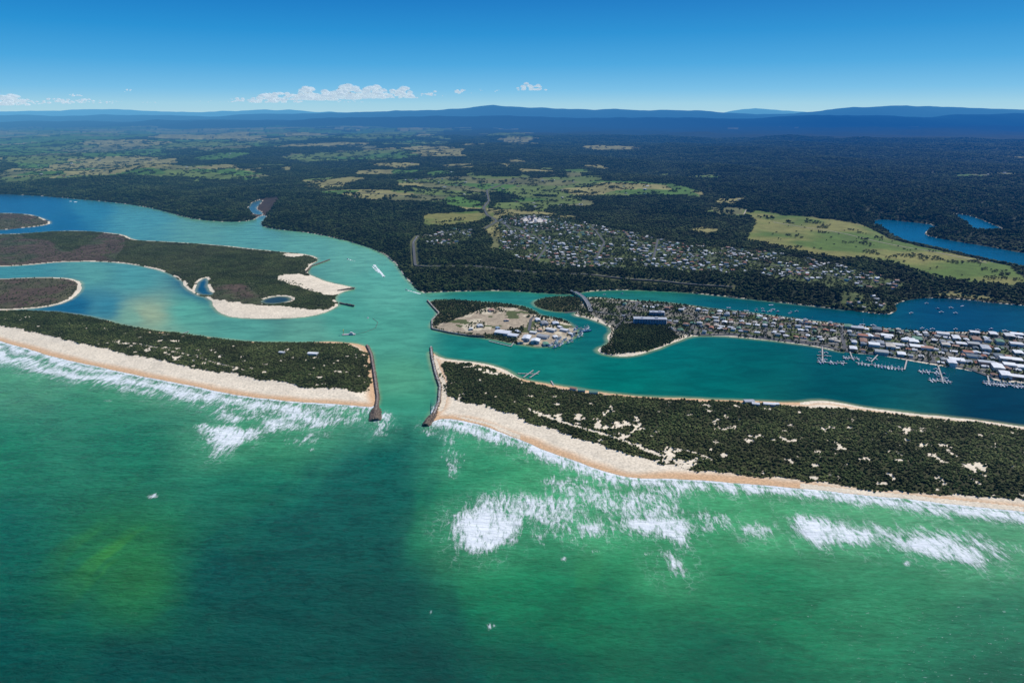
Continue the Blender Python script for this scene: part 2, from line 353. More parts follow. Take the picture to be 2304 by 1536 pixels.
bp=nt.nodes.new('ShaderNodeBump'); bp.inputs['Distance'].default_value=1.2; bp.inputs['Strength'].default_value=.5; nt.links.new(nz(nt,.12,4,.65,p),bp.inputs['Height']); nt.links.new(bp.outputs[0],b.inputs['Normal'])
terrain=mkgrid('terrain',X,Y,h,{'base':C},mland,mask=(d>-45))

def hgt(x,y):
    x=np.atleast_1d(np.asarray(x,float)); y=np.atleast_1d(np.asarray(y,float))
    u,v=UV(x,y); ci=np.clip(np.interp(u,us,np.arange(len(us))),0,len(us)-1.001); ri=np.clip(np.interp(v,vs,np.arange(len(vs))),0,len(vs)-1.001)
    c0=ci.astype(int); r0=ri.astype(int); fc=ci-c0; fr=ri-r0
    return (h[r0,c0]*(1-fc)+h[r0,c0+1]*fc)*(1-fr)+(h[r0+1,c0]*(1-fc)+h[r0+1,c0+1]*fc)*fr
def lookup(A,x,y):
    u,v=UV(x,y); ci=np.clip(np.interp(u,us,np.arange(len(us))),0,len(us)-1).round().astype(int); ri=np.clip(np.interp(v,vs,np.arange(len(vs))),0,len(vs)-1).round().astype(int); return A[ri,ci]

# ---------------- water -----------------
wus=np.concatenate([np.linspace(-2600,-160,50)[:-1],np.linspace(-160,2464,1050),np.linspace(2464,5000,50)[1:]])
wvs=np.concatenate([np.linspace(425,760,240)[:-1],np.linspace(760,1600,560)[:-1],np.linspace(1600,5200,60)])
WU,WV,WX,WY=grid(wus,wvs)
wd,wdm,wds,_=landsd(WX,WY)
spine=np.interp(WU,[-700,0,400,800,845,860,965,1000,1200,1700,2304,3000],[620,735,805,840,870,905,905,880,930,985,1050,1110])
ocean=ss(-8,30,WV-spine)*np.where((WU>850)&(WU<970),ss(0,70,WV-spine),1)
oz_=ocean>.3
WCP=[(60,860,75,150,110),(250,900,50,140,100),(0,1000,25,122,85),(300,1000,20,118,85),(600,1000,45,140,98),(600,1080,15,112,85),(0,1200,5,98,78),(280,1230,15,106,70),(330,1320,12,100,68),(150,1350,3,92,72),(0,1450,0,80,70),(300,1500,0,72,66),(500,1300,0,80,72),(600,1500,0,70,66),(750,1200,0,88,78),(820,1050,10,105,90),(900,1010,15,110,95),(870,1300,0,86,75),(900,1500,0,72,65),(970,1100,18,122,86),(1000,1200,10,115,80),(1050,1030,40,148,102),(1200,1050,55,162,108),(1350,1120,60,165,110),(1150,1300,15,128,84),(1300,1400,8,114,76),(1500,1250,28,140,88),(1700,1150,60,160,105),(1700,1350,20,126,82),(1600,1500,6,100,72),(2000,1150,80,165,115),(2000,1300,42,138,93),(2250,1200,75,158,112),(2250,1400,34,126,90),(2250,1530,20,108,78),(1200,1520,2,88,68),(700,930,60,145,110),(930,1000,40,135,110),(900,930,55,142,115),(900,850,78,155,125),(900,750,78,160,138),(870,650,92,170,148),(800,560,102,170,145),(700,545,98,166,145),(550,520,92,158,140),(450,510,98,158,135),(300,490,80,150,145),(200,470,45,122,140),(100,455,5,85,125),(20,455,0,75,115),(150,500,0,80,115),(50,515,0,80,110),(50,610,66,138,133),(200,610,88,154,138),(300,630,78,150,143),(330,706,150,172,135),(300,712,115,163,138),(420,700,88,164,143),(250,690,55,125,140),(160,690,20,90,120),(550,740,82,154,138),(700,740,92,158,138),(780,720,78,158,138),(1050,790,22,124,112),(1050,770,25,118,108),(1200,820,14,116,104),(1100,670,32,124,112),(1400,850,0,108,98),(1600,850,0,98,93),(1700,800,0,88,84),(1900,870,0,76,79),(2250,920,0,48,64),(1500,800,0,103,98),(1450,665,30,112,98),(1650,685,5,85,92),(1900,720,0,72,88),(2150,710,0,60,88),(2050,530,0,80,118),(1340,740,10,97,93),(620,676,40,60,60),(455,645,10,70,100),(2200,505,0,80,118),(575,460,60,95,110)]
warp=(fbm(WX,WY,170,5,201)-.5); warp2=(fbm(WX,WY,170,5,202)-.5)
k=np.where(oz_,60,26)
wc=rbf([(q_[0],q_[1])+tuple(lin(q_[2:])) for q_ in WCP],WU+warp*k*1.6,WV+warp2*k*(np.where(oz_,1,.5)),np.where(oz_,4.0,3.4),1.5,np.where(oz_,5500.,150.))
PLU=[(856,955),(940,962),(952,1040),(975,1150),(1005,1300),(1060,1450),(1120,1750),(300,1750),(370,1450),(430,1320),(500,1200),(600,1120),(720,1050),(800,1000)]
pls=sdf(poly(PLU),WX,WY)+warp*150+(fbm(WX*1.0,WY*.3,34,4,77)-.5)*110
pw_=(ss(-25,45,pls)*.92)[...,None]*ss(930,975,WV)[...,None]
dk=lin((4,98,84))*(1-ss(950,1350,WV))[...,None]+lin((0,76,68))*ss(950,1350,WV)[...,None]
wc=wc*(1-pw_)+dk*pw_
st_=ss(.50,.62,fbm(WX+warp*90,WY*.33+warp2*60,70,5,78))*.6+ss(.45,.65,fbm(WX+warp*120,WY*.4+warp2*120,170,4,79))*.5
sw=st_*(np.exp(-((WU-300)/150)**2-((WV-1270)/130)**2)*.75+np.exp(-((WU-60)/200)**2-((WV-890)/30)**2)*.35+.25*np.exp(-((WU-1250)/260)**2-((WV-1290)/60)**2))
sw=np.clip(sw,0,1)
wc=wc*(1-sw[...,None])+lin((62,140,52))*sw[...,None]
FO=[([(1018,1150),(1060,1135),(1120,1105),(1180,1115),(1250,1112),(1320,1125),(1300,1150),(1240,1195),(1190,1170),(1150,1215),(1100,1240),(1040,1230),(1020,1190)],.84),
([(1022,1152),(1100,1146),(1188,1156),(1172,1200),(1105,1242),(1045,1238),(1020,1195)],1.2),
([(1210,1080),(1260,1070),(1330,1090),(1420,1110),(1500,1080),(1590,1085),(1540,1110),(1530,1150),(1550,1190),(1545,1225),(1480,1205),(1420,1195),(1400,1160),(1330,1140),(1260,1110)],.80),
([(1400,1162),(1530,1160),(1553,1190),(1547,1226),(1480,1207),(1412,1194)],1.15),([(1285,1178),(1362,1176),(1352,1202),(1320,1205)],1.15),
([(1780,1163),(1830,1162),(1900,1183),(1992,1194),(1982,1222),(1900,1228),(1830,1222),(1788,1207)],1.08),([(1985,1208),(2060,1203),(2150,1213),(2218,1240),(2224,1273),(2150,1268),(2080,1248),(2030,1238)],1.08),([(1880,1175),(2060,1185),(2260,1205),(2310,1250),(2200,1268),(2000,1240),(1860,1225)],.70),
([(1675,1180),(1742,1184),(1727,1200),(1683,1200)],1.05),([(1550,1140),(1660,1155),(1650,1195),(1570,1195)],.64),([(1496,1241),(1524,1239),(1530,1265),(1517,1298),(1501,1272)],.9),
([(455,962),(520,955),(560,963),(592,968),(562,992),(522,1003),(495,1028),(478,1012),(466,980)],1.05),([(595,940),(660,925),(740,918),(835,922),(825,945),(760,950),(700,970),(640,965),(600,978)],.88),
([(480,912),(560,912),(640,928),(560,948),(500,955)],.78),([(430,955),(470,950),(465,975),(435,975)],.7),
([(975,940),(1040,950),(1100,968),(1170,992),(1150,1005),(1080,985),(1010,962),(970,958)],1.1),
([(-300,735),(0,775),(100,800),(200,825),(400,866),(600,902),(840,915),(835,934),(600,938),(480,920),(400,900),(300,882),(220,866),(150,856),(60,836),(0,822),(-300,780)],.92),
([(-300,705),(0,765),(200,820),(400,862),(600,900),(840,915),(835,922),(600,916),(400,880),(200,838),(0,785),(-300,730)],1.05),
([(1180,990),(1240,1016),(1310,1043),(1370,1066),(1420,1078),(1500,1078),(1590,1082),(1590,1102),(1500,1098),(1420,1094),(1360,1082),(1300,1064),(1230,1036),(1170,1009)],1.15),
([(1590,1080),(1800,1098),(2000,1118),(2200,1140),(2304,1150),(2500,1170),(2500,1202),(2304,1177),(2200,1165),(2000,1142),(1800,1117),(1590,1100)],1.1),
([(830,935),(870,925),(890,950),(860,985),(835,960)],.75),([(955,955),(990,950),(975,985),(950,975)],.7),([(1000,960),(1040,1000),(1015,1090),(995,1010)],.55),([(640,985),(760,960),(740,990),(660,1005)],.58),([(1180,1170),(1400,1150),(1400,1210),(1220,1230)],.58),([(1240,1060),(1600,1095),(1560,1120),(1300,1100)],.6)]
for (x_,y_,r_) in [(965,1376,5),(1105,1408,7),(345,1115,10),(302,1378,4),(1268,1257,9),(1340,1240,9),(190,848,18),(705,1010,5),(240,900,9),(1455,1245,8),(704,980,8),(2040,1265,12)]:
    FO.append(([(x_-r_,y_),(x_,y_-r_*.4),(x_+r_,y_),(x_,y_+r_*.5)],.9))
fm=np.zeros(WX.shape); aer=fm.copy()
for pp,w in FO:
    s_=sdf(poly(pp,0,1),WX,WY,200)
    small=len(pp)==4 and (max(q_[0] for q_ in pp)-min(q_[0] for q_ in pp))<45
    fm=np.maximum(fm,w*ss(-8 if small else -26,6 if small else 20,s_))
    if not small: aer=np.maximum(aer,min(w,1)*ss(-100,15,s_))
bands=0.5+0.5*np.cos(-wd/9+warp*16)
oc=((wds[0]>-130)&(WU<850)&(WV>WU*0.17+765))
fm=np.where(oc,fm*(0.66+.46*bands),fm)
fm=np.maximum(fm,ocean*ss(-15,-1,wd)*1.15)
for (a_,b_,w_) in [((842,596),(864,622),7),((836,598),(852,614),3),((914,652),(945,661),5),((782,583),(800,588),4),((150,452),(175,455),8),((1735,760),(1765,757),2)]:
    x0,y0=G(*a_);x1,y1=G(*b_); ex,ey=x1-x0,y1-y0; L_=ex*ex+ey*ey
    t=np.clip(((WX-x0)*ex+(WY-y0)*ey)/L_,0,1); fm=np.maximum(fm,1.3*ss(w_,w_*.3,np.hypot(WX-x0-t*ex,WY-y0-t*ey)))
lite=lin((95,180,128))
aa=(.36*np.clip(aer,0,1)*ocean)[...,None]
wc=wc*(1-aa)+lite*aa
shal=ss(-14,0,wd)[...,None]*(1-ocean[...,None])*.55*(wdm<-1)[...,None]*((WU<1900)|(WV>900))[...,None]
wc=wc*(1-shal)+lin((150,165,125))*shal
oo=ocean[...,None]
wc=wc*(oo*np.array([1.0,.97,.84])+(1-oo)*np.array([1.12,1.0,.80]))
painted_glitter=(ss(1300,2200,WU)*ss(1200,1420,WV))*ocean  # sun glitter painted as denser white specks towards the lower right
mwat,nt,b=newmat('sea_water')
p=pos(nt)
base=attr(nt,'base').outputs['Color']; foam=attr(nt,'foam').outputs['Fac']; oce=attr(nt,'ocean').outputs['Fac']; glit=attr(nt,'painted_glitter').outputs['Fac']; aere=attr(nt,'aer').outputs['Fac']
pv_=mapped(nt,p,14,(.4,1,1)); pf=mapped(nt,p,-14,(1,.28,1))
fn=nz(nt,.045,8,.78,pf,.8); fn2=nz(nt,.2,6,.78,pf,.4)
nsum=mth(nt,'ADD',mth(nt,'MULTIPLY',mth(nt,'SUBTRACT',fn,.5),2.8),mth(nt,'MULTIPLY',mth(nt,'SUBTRACT',fn2,.5),2.6))
ff=mth(nt,'MULTIPLY',mrange(nt,mth(nt,'ADD',foam,nsum),.38,1.20),mrange(nt,foam,.0,.25))
vo=nt.nodes.new('ShaderNodeTexVoronoi'); vo.feature='DISTANCE_TO_EDGE'; vo.inputs['Scale'].default_value=.09
wn=nt.nodes.new('ShaderNodeTexNoise'); wn.inputs['Scale'].default_value=.05; wn.inputs['Detail'].default_value=4; nt.links.new(p,wn.inputs['Vector'])
va=nt.nodes.new('ShaderNodeVectorMath'); va.operation='MULTIPLY_ADD'; nt.links.new(wn.outputs['Color'],va.inputs[0]); va.inputs[1].default_value=(30,30,0); nt.links.new(p,va.inputs[2]); nt.links.new(va.outputs[0],vo.inputs['Vector'])
lace=mth(nt,'MULTIPLY',mrange(nt,vo.outputs['Distance'],.0,.12,1,0),mth(nt,'MULTIPLY',mrange(nt,aere,.35,1.0),mth(nt,'MULTIPLY',oce,mrange(nt,fn,.45,.6))))
ff=mth(nt,'MAXIMUM',ff,mth(nt,'MULTIPLY',lace,.32))
wthr=mth(nt,'ADD',nz(nt,.30,5,.74,pv_,.3),mth(nt,'MULTIPLY',glit,.085))
wcap_glint=mth(nt,'MULTIPLY',mrange(nt,wthr,.70,.78),oce)  # whitecaps everywhere at sea, plus the painted sun glitter
ff=mth(nt,'MAXIMUM',ff,mth(nt,'MULTIPLY',wcap_glint,.5))
var=mrange(nt,nz(nt,.025,6,.7,pv_,.6),.3,.7,.80,1.20); var2=mrange(nt,nz(nt,.2,4,.7,pv_,.3),.3,.7,.82,1.18)
var2=mth(nt,'ADD',mth(nt,'MULTIPLY',mth(nt,'SUBTRACT',var2,1.0),mth(nt,'ADD',.3,mth(nt,'MULTIPLY',oce,.7))),1.0)
bc_=vmul(nt,vmul(nt,vmul(nt,base,var),var2),mth(nt,'SUBTRACT',.98,mth(nt,'MULTIPLY',oce,.06)))
mx=nt.nodes.new('ShaderNodeMix'); mx.data_type='RGBA'; nt.links.new(ff,mx.inputs[0]); nt.links.new(bc_,mx.inputs[6]); mx.inputs[7].default_value=(.82,.85,.83,1); nt.links.new(mx.outputs[2],b.inputs['Base Color'])
b.inputs['IOR'].default_value=1.33; b.inputs['Specular IOR Level'].default_value=.16
nt.links.new(mrange(nt,ff,0,1,.15,.8),b.inputs['Roughness'])
w1=nz(nt,.15,7,.68,pv_,.3); w2=nz(nt,.035,2,.5,pv_,.2)
hh=mth(nt,'ADD',mth(nt,'MULTIPLY',w1,mth(nt,'ADD',mth(nt,'MULTIPLY',oce,3.6),.5)),mth(nt,'MULTIPLY',mth(nt,'MULTIPLY',w2,6.0),oce))
hh=mth(nt,'ADD',hh,mth(nt,'MULTIPLY',ff,.8))
bp=nt.nodes.new('ShaderNodeBump'); bp.inputs['Distance'].default_value=1.0; bp.inputs['Strength'].default_value=.9; nt.links.new(hh,bp.inputs['Height']); nt.links.new(bp.outputs[0],b.inputs['Normal'])
water=mkgrid('water',WX,WY,np.zeros(WX.shape),{'base':wc,'foam':fm,'ocean':ocean,'painted_glitter':painted_glitter,'aer':aer},mwat,mask=(wd<40))

# ---------------- vegetation -----------------
def leafmat(name,c1,c2):
    m,nt,b=newmat(name); oi=nt.nodes.new('ShaderNodeObjectInfo'); p=pos(nt)
    mx=nt.nodes.new('ShaderNodeMix'); mx.data_type='RGBA'; mx.inputs[6].default_value=c1+(1,); mx.inputs[7].default_value=c2+(1,)
    big_=mrange(nt,nz(nt,.004,3,.6,p),.35,.65,-.35,.35)
    nt.links.new(mth(nt,'ADD',oi.outputs['Random'],big_,True),mx.inputs[0]); at=attr(nt,'shade')
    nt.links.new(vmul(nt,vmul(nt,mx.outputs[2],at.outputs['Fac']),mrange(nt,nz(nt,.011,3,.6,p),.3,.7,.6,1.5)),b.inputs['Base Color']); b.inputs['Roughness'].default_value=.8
    return m
mleaf=leafmat('eucalypt_foliage',(.020,.038,.010),(.060,.076,.022))
mscrub=leafmat('coastal_scrub_foliage',(.034,.052,.014),(.092,.102,.032))
mbark,_,bb=newmat('bark'); bb.inputs['Base Color'].default_value=(.16,.12,.09,1)
def ico():
    import bmesh
    bm=bmesh.new(); bmesh.ops.create_icosphere(bm,subdivisions=1,radius=1); v=np.array([q.co[:] for q in bm.verts]); f=np.array([[w.index for w in q.verts] for q in bm.faces]); bm.free(); return v,f
IV,IF=ico()
def proto(name,lumps,mat,trunks=[],leaves=60):
    vv=[];ff=[];sh=[];mi=[];n=0
    for (x,y,z,rx,rz) in lumps:
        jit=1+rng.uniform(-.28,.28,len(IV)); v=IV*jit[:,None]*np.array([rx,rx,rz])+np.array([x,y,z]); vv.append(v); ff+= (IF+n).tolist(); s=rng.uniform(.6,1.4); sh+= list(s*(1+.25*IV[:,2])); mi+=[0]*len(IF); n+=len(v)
        for k in range(leaves//len(lumps)):
            th=rng.uniform(0,2*math.pi); ph=rng.uniform(-.3,1.4); c=np.array([x+rx*1.05*math.cos(th)*math.cos(ph),y+rx*1.05*math.sin(th)*math.cos(ph),z+rz*1.05*math.sin(ph)]); e=rng.normal(0,.04,(3,3))
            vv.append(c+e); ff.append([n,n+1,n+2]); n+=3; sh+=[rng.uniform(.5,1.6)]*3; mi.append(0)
    for (x0,y0,x1,y1,z1,r) in trunks:
        a=np.arange(5)/5*2*math.pi; lo=np.stack([x0+r*np.cos(a),y0+r*np.sin(a),0*a],1); hi=np.stack([x1+r*.5*np.cos(a),y1+r*.5*np.sin(a),0*a+z1],1)
        vv+= [lo,hi]; sh+=[1]*10
        for k in range(5): ff.append([n+k,n+(k+1)%5,n+5+(k+1)%5,n+5+k]); mi.append(1)
        n+=10
    me=bpy.data.meshes.new(name); me.from_pydata(np.vstack(vv).tolist(),[],ff); me.materials.append(mat); me.materials.append(mbark)
    me.polygons.foreach_set('material_index',mi); at=me.attributes.new('shade','FLOAT','POINT'); at.data.foreach_set('value',np.array(sh,np.float32)); me.update()
    return bpy.data.objects.new(name,me)
def coll(name,obs):
    c=bpy.data.collections.new(name)
    for o in obs: c.objects.link(o)
    return c
trees=[];bushes=[];clumps=[]
for k in range(5):
    L=[(rng.uniform(-.28,.28),rng.uniform(-.28,.28),rng.uniform(.45,.85),rng.uniform(.15,.25),rng.uniform(.1,.2)) for _ in range(8)]
    T=[(0,0,.03,0,.6,.035)]+[(0,0,l[0],l[1],l[2],.018) for l in L[:4]]
    trees.append(proto('tree_form',L,mleaf,T))
    L=[(rng.uniform(-.3,.3),rng.uniform(-.3,.3),rng.uniform(.2,.7),rng.uniform(.18,.28),rng.uniform(.18,.3)) for _ in range(6)]
    bushes.append(proto('bush_form',L,mscrub,[(0,0,0,0,.5,.03)],48))
    L=[(rng.uniform(-.42,.42),rng.uniform(-.42,.42),rng.uniform(.35,.8),rng.uniform(.12,.2),rng.uniform(.18,.3)) for _ in range(11)]
    clumps.append(proto('wood_form',L,mleaf,[(l[0],l[1],l[0],l[1],l[2],.01) for l in L[:5]],44))
CT=coll('tree_forms',trees);CB=coll('bush_forms',bushes);CC=coll('wood_forms',clumps)
def scatter(name,cov,size,hfac,collection,sel,lo=.75,hi=1.75):
    A=np.abs((X[:-1,1:]-X[:-1,:-1])*(Y[:-1,:-1]-Y[1:,:-1]))
    m=cov[:-1,:-1]*sel[:-1,:-1]; s=size[:-1,:-1]
    n=np.floor(A*m/(s*s)+rng.random(A.shape)).astype(int)
    inf=(U[:-1,:-1]>-420)&(U[:-1,:-1]<2720); n=np.where(inf,np.minimum(n,400),0)
    r,c=np.nonzero(n); cnt=n[r,c]; r=np.repeat(r,cnt); c=np.repeat(c,cnt)
    a=rng.random(len(r)); b_=rng.random(len(r))
    def bi(Z): return (Z[r,c]*(1-a)+Z[r,c+1]*a)*(1-b_)+(Z[r+1,c]*(1-a)+Z[r+1,c+1]*a)*b_
    x,y,z=bi(X),bi(Y),bi(h); sz=size[r,c]*rng.uniform(lo,hi,len(r)); hz=hfac[r,c]*rng.uniform(.6,1.35,len(r))
    ok=z>0.15; x,y,z,sz,hz=x[ok],y[ok],z[ok],sz[ok],hz[ok]
    print(name,len(x))
    me=bpy.data.meshes.new(name); me.vertices.add(len(x)); me.vertices.foreach_set('co',np.stack([x,y,z-.1],1).astype(np.float32).ravel())
    at=me.attributes.new('scl','FLOAT_VECTOR','POINT'); at.data.foreach_set('vector',np.stack([sz,sz,hz],1).astype(np.float32).ravel())
    at=me.attributes.new('rot','FLOAT','POINT'); at.data.foreach_set('value',rng.uniform(0,6.28,len(x)).astype(np.float32))
    ob=bpy.data.objects.new(name,me); sc.collection.objects.link(ob)
    g=bpy.data.node_groups.new(name+'_instancer','GeometryNodeTree'); g.interface.new_socket('Geometry',in_out='INPUT',socket_type='NodeSocketGeometry'); g.interface.new_socket('Geometry',in_out='OUTPUT',socket_type='NodeSocketGeometry')
    N=g.nodes;L=g.links; i=N.new('NodeGroupInput'); o=N.new('NodeGroupOutput'); ip=N.new('GeometryNodeInstanceOnPoints'); ci=N.new('GeometryNodeCollectionInfo'); ci.inputs[0].default_value=collection; ci.inputs['Separate Children'].default_value=True; ci.inputs['Reset Children'].default_value=True
    na=N.new('GeometryNodeInputNamedAttribute'); na.data_type='FLOAT_VECTOR'; na.inputs[0].default_value='scl'; nr_=N.new('GeometryNodeInputNamedAttribute'); nr_.data_type='FLOAT'; nr_.inputs[0].default_value='rot'
    cx=N.new('ShaderNodeCombineXYZ'); L.new(nr_.outputs[0],cx.inputs[2])
    L.new(i.outputs[0],ip.inputs['Points']); L.new(ci.outputs[0],ip.inputs['Instance']); ip.inputs['Pick Instance'].default_value=True; L.new(cx.outputs[0],ip.inputs['Rotation']); L.new(na.outputs[0],ip.inputs['Scale']); L.new(ip.outputs[0],o.inputs[0])
    md=ob.modifiers.new('scatter','NODES'); md.node_group=g; return ob
one=np.ones(X.shape)
scatter('dune_scrub',bush,4.0*one,np.where(isC,2.2,np.where(isT|isB,6,3.4)),CB,one)
tsz=np.maximum(9.0,.0036*R)
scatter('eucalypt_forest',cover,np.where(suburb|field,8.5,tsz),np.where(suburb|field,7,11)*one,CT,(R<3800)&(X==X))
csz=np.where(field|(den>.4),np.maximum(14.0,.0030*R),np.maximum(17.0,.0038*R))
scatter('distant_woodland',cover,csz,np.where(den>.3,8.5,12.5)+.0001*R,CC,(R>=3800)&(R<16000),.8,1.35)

# ---------------- paint / mass mesh builder -----------------
class MB:
    def __init__(s): s.v=[];s.f=[];s.c=[]
    def add(s,v,f,c):
        n=len(s.v); s.v+= [tuple(q) for q in v]; s.f+=[[i+n for i in q] for q in f]; s.c+= [c]*len(f) if not isinstance(c,list) else c
    def box(s,x,y,z,w,l,hh,ang,c,top=None,taper=1.0):
        ca,sa=math.cos(ang),math.sin(ang); v=[]
        for zz,t in((z,1),(z+hh,taper)):
            for a,b in((-.5,-.5),(.5,-.5),(.5,.5),(-.5,.5)): v.append((x+ca*a*w*t-sa*b*l*t,y+sa*a*w*t+ca*b*l*t,zz))
        s.add(v,[[3,2,1,0],[4,5,6,7],[0,1,5,4],[1,2,6,5],[2,3,7,6],[3,0,4,7]],[c,top or c,c,c,c,c])
    def gable(s,x,y,z,w,l,hh,rh,ang,cw,cr,ov=.6,hip=0.0):
        s.box(x,y,z,w,l,hh,ang,cw)
        ca,sa=math.cos(ang),math.sin(ang); W=w/2+ov; Lh=l/2+ov; z1=z+hh+.02
        P_=[(-W,-Lh,z1),(W,-Lh,z1),(W,Lh,z1),(-W,Lh,z1),(0,-Lh+hip,z1+rh),(0,Lh-hip,z1+rh)]
        s.add([(x+ca*a-sa*b,y+sa*a+ca*b,c) for a,b,c in P_],[[0,1,4],[2,3,5],[1,2,5,4],[3,0,4,5],[3,2,1,0]],cr)
    def obj(s,name,mat,parent=None):
        me=bpy.data.meshes.new(name); me.from_pydata(s.v,[],s.f); at=me.attributes.new('paint','FLOAT_COLOR','FACE'); at.data.foreach_set('color',np.array([tuple(c)+(1,) for c in s.c],np.float32).ravel()); me.materials.append(mat); me.update()
        o=bpy.data.objects.new(name,me); sc.collection.objects.link(o)
        if parent: o.parent=parent
        return o
mpaint,nt,b=newmat('painted_surface'); p=pos(nt); nt.links.new(vmul(nt,attr(nt,'paint').outputs['Color'],mrange(nt,nz(nt,.6,4,.6,p),.3,.7,.85,1.1)),b.inputs['Base Color']); b.inputs['Roughness'].default_value=.6
def empty(name,x=0,y=0,z=0):
    e=bpy.data.objects.new(name,None); e.empty_display_size=5; sc.collection.objects.link(e); return e
ROOF=[(.66,.66,.65),(.42,.44,.46),(.78,.78,.76),(.24,.26,.28),(.34,.14,.08),(.26,.15,.10),(.12,.15,.17),(.50,.45,.37),(.11,.22,.14),(.34,.35,.34),(.40,.22,.15),(.74,.74,.72),(.58,.57,.55)]
WALL=[(.55,.50,.42),(.62,.60,.55),(.40,.25,.18),(.48,.46,.42),(.65,.63,.6)]
def house(mb,x,y,z,w,l,ang,big=False):
    cr=random.choice(ROOF); cw=random.choice(WALL); hh=random.choice([3,3,3.3,6]) if not big else random.uniform(4.5,8)
    mb.gable(x,y,z-.6,w,l,hh+.6,1.0 if big else 2.0,ang,cw,cr,.5,0 if (big or random.random()<.4) else w*.35)
    if not big:
        ca,sa=math.cos(ang),math.sin(ang)
        for sgn in(-1,1):
            xx,yy=x+sa*sgn*(l/2+.03),y-ca*sgn*(l/2+.03)
            mb.box(xx,yy,z+.9,w*.55,.08,1.3,ang,(.04,.05,.06))
        if random.random()<.5:
            mb.gable(x+ca*(w*.5),y+sa*(w*.5),z-.6,w*.7,l*.5,hh+.4,1.5,ang+math.pi/2,cw,cr,.4,0)
ax,ay=G(1560,725); bx,by=G(2304,805); dirx,diry=bx-ax,by-ay; LL=math.hypot(dirx,diry); dirx/=LL;diry/=LL; nx,ny=-diry,dirx; ta=math.atan2(diry,dirx)
town=MB(); com=MB(); cars=MB()
for ri in range(-16,17):
    if ri%3==0: continue
    o=ri*24.0
    t=-260
    while t<1150:
        step=random.uniform(17,26); t+=step
        if (t%190)<14: continue
        x=ax+dirx*t+nx*o+random.uniform(-3,3); y=ay+diry*t+ny*o+random.uniform(-3,3)
        u,v=UV(x,y); 
        if lookup(dT,np.array([x]),np.array([y]))[0]<18 or lookup(pv,np.array([x]),np.array([y]))[0]>0: continue
        if u<1400: continue
        if u<1560 and random.random()<.6: continue
        if random.random()<.13: continue
        z=float(hgt(x,y)[0])
        if u>1880 and random.random()<.33: house(com,x,y,z,random.uniform(16,22),random.uniform(20,34),ta+random.choice([0,math.pi/2]),True)
        else: house(town,x,y,z,random.uniform(8,13),random.uniform(11,17),ta+random.choice([0,math.pi/2])+random.uniform(-.05,.05))
        for _ in range(random.randint(0,3)):
            cxx=x+random.uniform(-11,11);cyy=y+random.choice([-11,11]); cc_=random.choice([(.7,.7,.7),(.6,.6,.62),(.05,.05,.06),(.35,.03,.03),(.05,.1,.3)])
            cars.box(cxx,cyy,z+.3,4.4,1.8,.7,ta,cc_); cars.box(cxx,cyy,z+1.0,2.3,1.6,.6,ta,(.05,.06,.07),top=cc_,taper=.8)
town.obj('town_houses',mpaint); com.obj('town_shops',mpaint); cars.obj('parked_cars',mpaint)
hs=MB(); cnt=0; subP=[poly(p_,28) for p_ in SUB]
for P_ in subP:
    x0,y0=P_.min(0);x1,y1=P_.max(0)
    for yy in np.arange(y0,y1,31):
        for xx in np.arange(x0,x1,25):
            x=xx+random.uniform(-7,7); y=yy+random.uniform(-8,8)
            A=(np.array([x]),np.array([y]))
            if sdf(P_,*A)[0]<0 or lookup(field,*A)[0] or lookup(dm,*A)[0]<30 or lookup(clr,*A)[0]: continue
            nv=float(fbm(A[0],A[1],150,2,301)[0])
            if nv>.58 or random.random()<.22: continue
            z=float(hgt(x,y)[0]); house(hs,x,y,z,random.uniform(8,12),random.uniform(12,18),random.choice([.3,-.2,1.3,1.9])+random.uniform(-.15,.15)); cnt+=1
print('houses',cnt)
for _ in range(300):
    u=random.uniform(0,2300); v=random.uniform(345,470)
    x,y=G(u,v,25); x=float(x);y=float(y)
    if lookup(field,np.array([x]),np.array([y]))[0]: house(hs,x,y,float(hgt(x,y)[0]),random.uniform(10,18),random.uniform(14,26),random.uniform(0,3),False)
hs.obj('hillside_houses',mpaint)

# ---------------- roads -----------------
mroad,nt,b=newmat('asphalt'); p=pos(nt); nn=mrange(nt,nz(nt,.5,4,.6,p),.3,.7,.07,.14); cb_=nt.nodes.new('ShaderNodeCombineColor'); [nt.links.new(nn,cb_.inputs[k]) for k in range(3)]; nt.links.new(cb_.outputs[0],b.inputs['Base Color'])
mline,_,b=newmat('road_marking'); b.inputs['Base Color'].default_value=(.8,.8,.78,1)
mgrav,_,b=newmat('gravel_track'); b.inputs['Base Color'].default_value=(.42,.36,.27,1)
def strip(name,pts,w,mat,off=.5,world=False,z=25):
    if world: x,y=np.array(pts,float).T
    else: x,y=G([q[0] for q in pts],[q[1] for q in pts],z)
    L_=np.concatenate([[0],np.cumsum(np.hypot(np.diff(x),np.diff(y)))]); n=max(2,int(L_[-1]/12)); s_=np.linspace(0,L_[-1],n); x=np.interp(s_,L_,x); y=np.interp(s_,L_,y)
    for _ in range(3):
        if n>4: x[1:-1]=(x[:-2]+2*x[1:-1]+x[2:])/4; y[1:-1]=(y[:-2]+2*y[1:-1]+y[2:])/4
    tx=np.gradient(x);ty=np.gradient(y); m=np.hypot(tx,ty); tx/=m;ty/=m
    cols=[-w/2,-w/4,0,w/4,w/2]; V_=[];F_=[]
    hz=np.max([hgt(x-ty*c_,y+tx*c_) for c_ in cols],0)
    for c_ in cols: V_.append(np.stack([x-ty*c_,y+tx*c_,hz+off],1))
    V_=np.stack(V_,1).reshape(-1,3)
    for i in range(n-1):
        for j in range(4): a_=i*5+j; F_.append([a_,a_+5,a_+6,a_+1][::-1])
    me=bpy.data.meshes.new(name); me.from_pydata(V_.tolist(),[],F_); me.materials.append(mat); o=bpy.data.objects.new(name,me); sc.collection.objects.link(o); return o
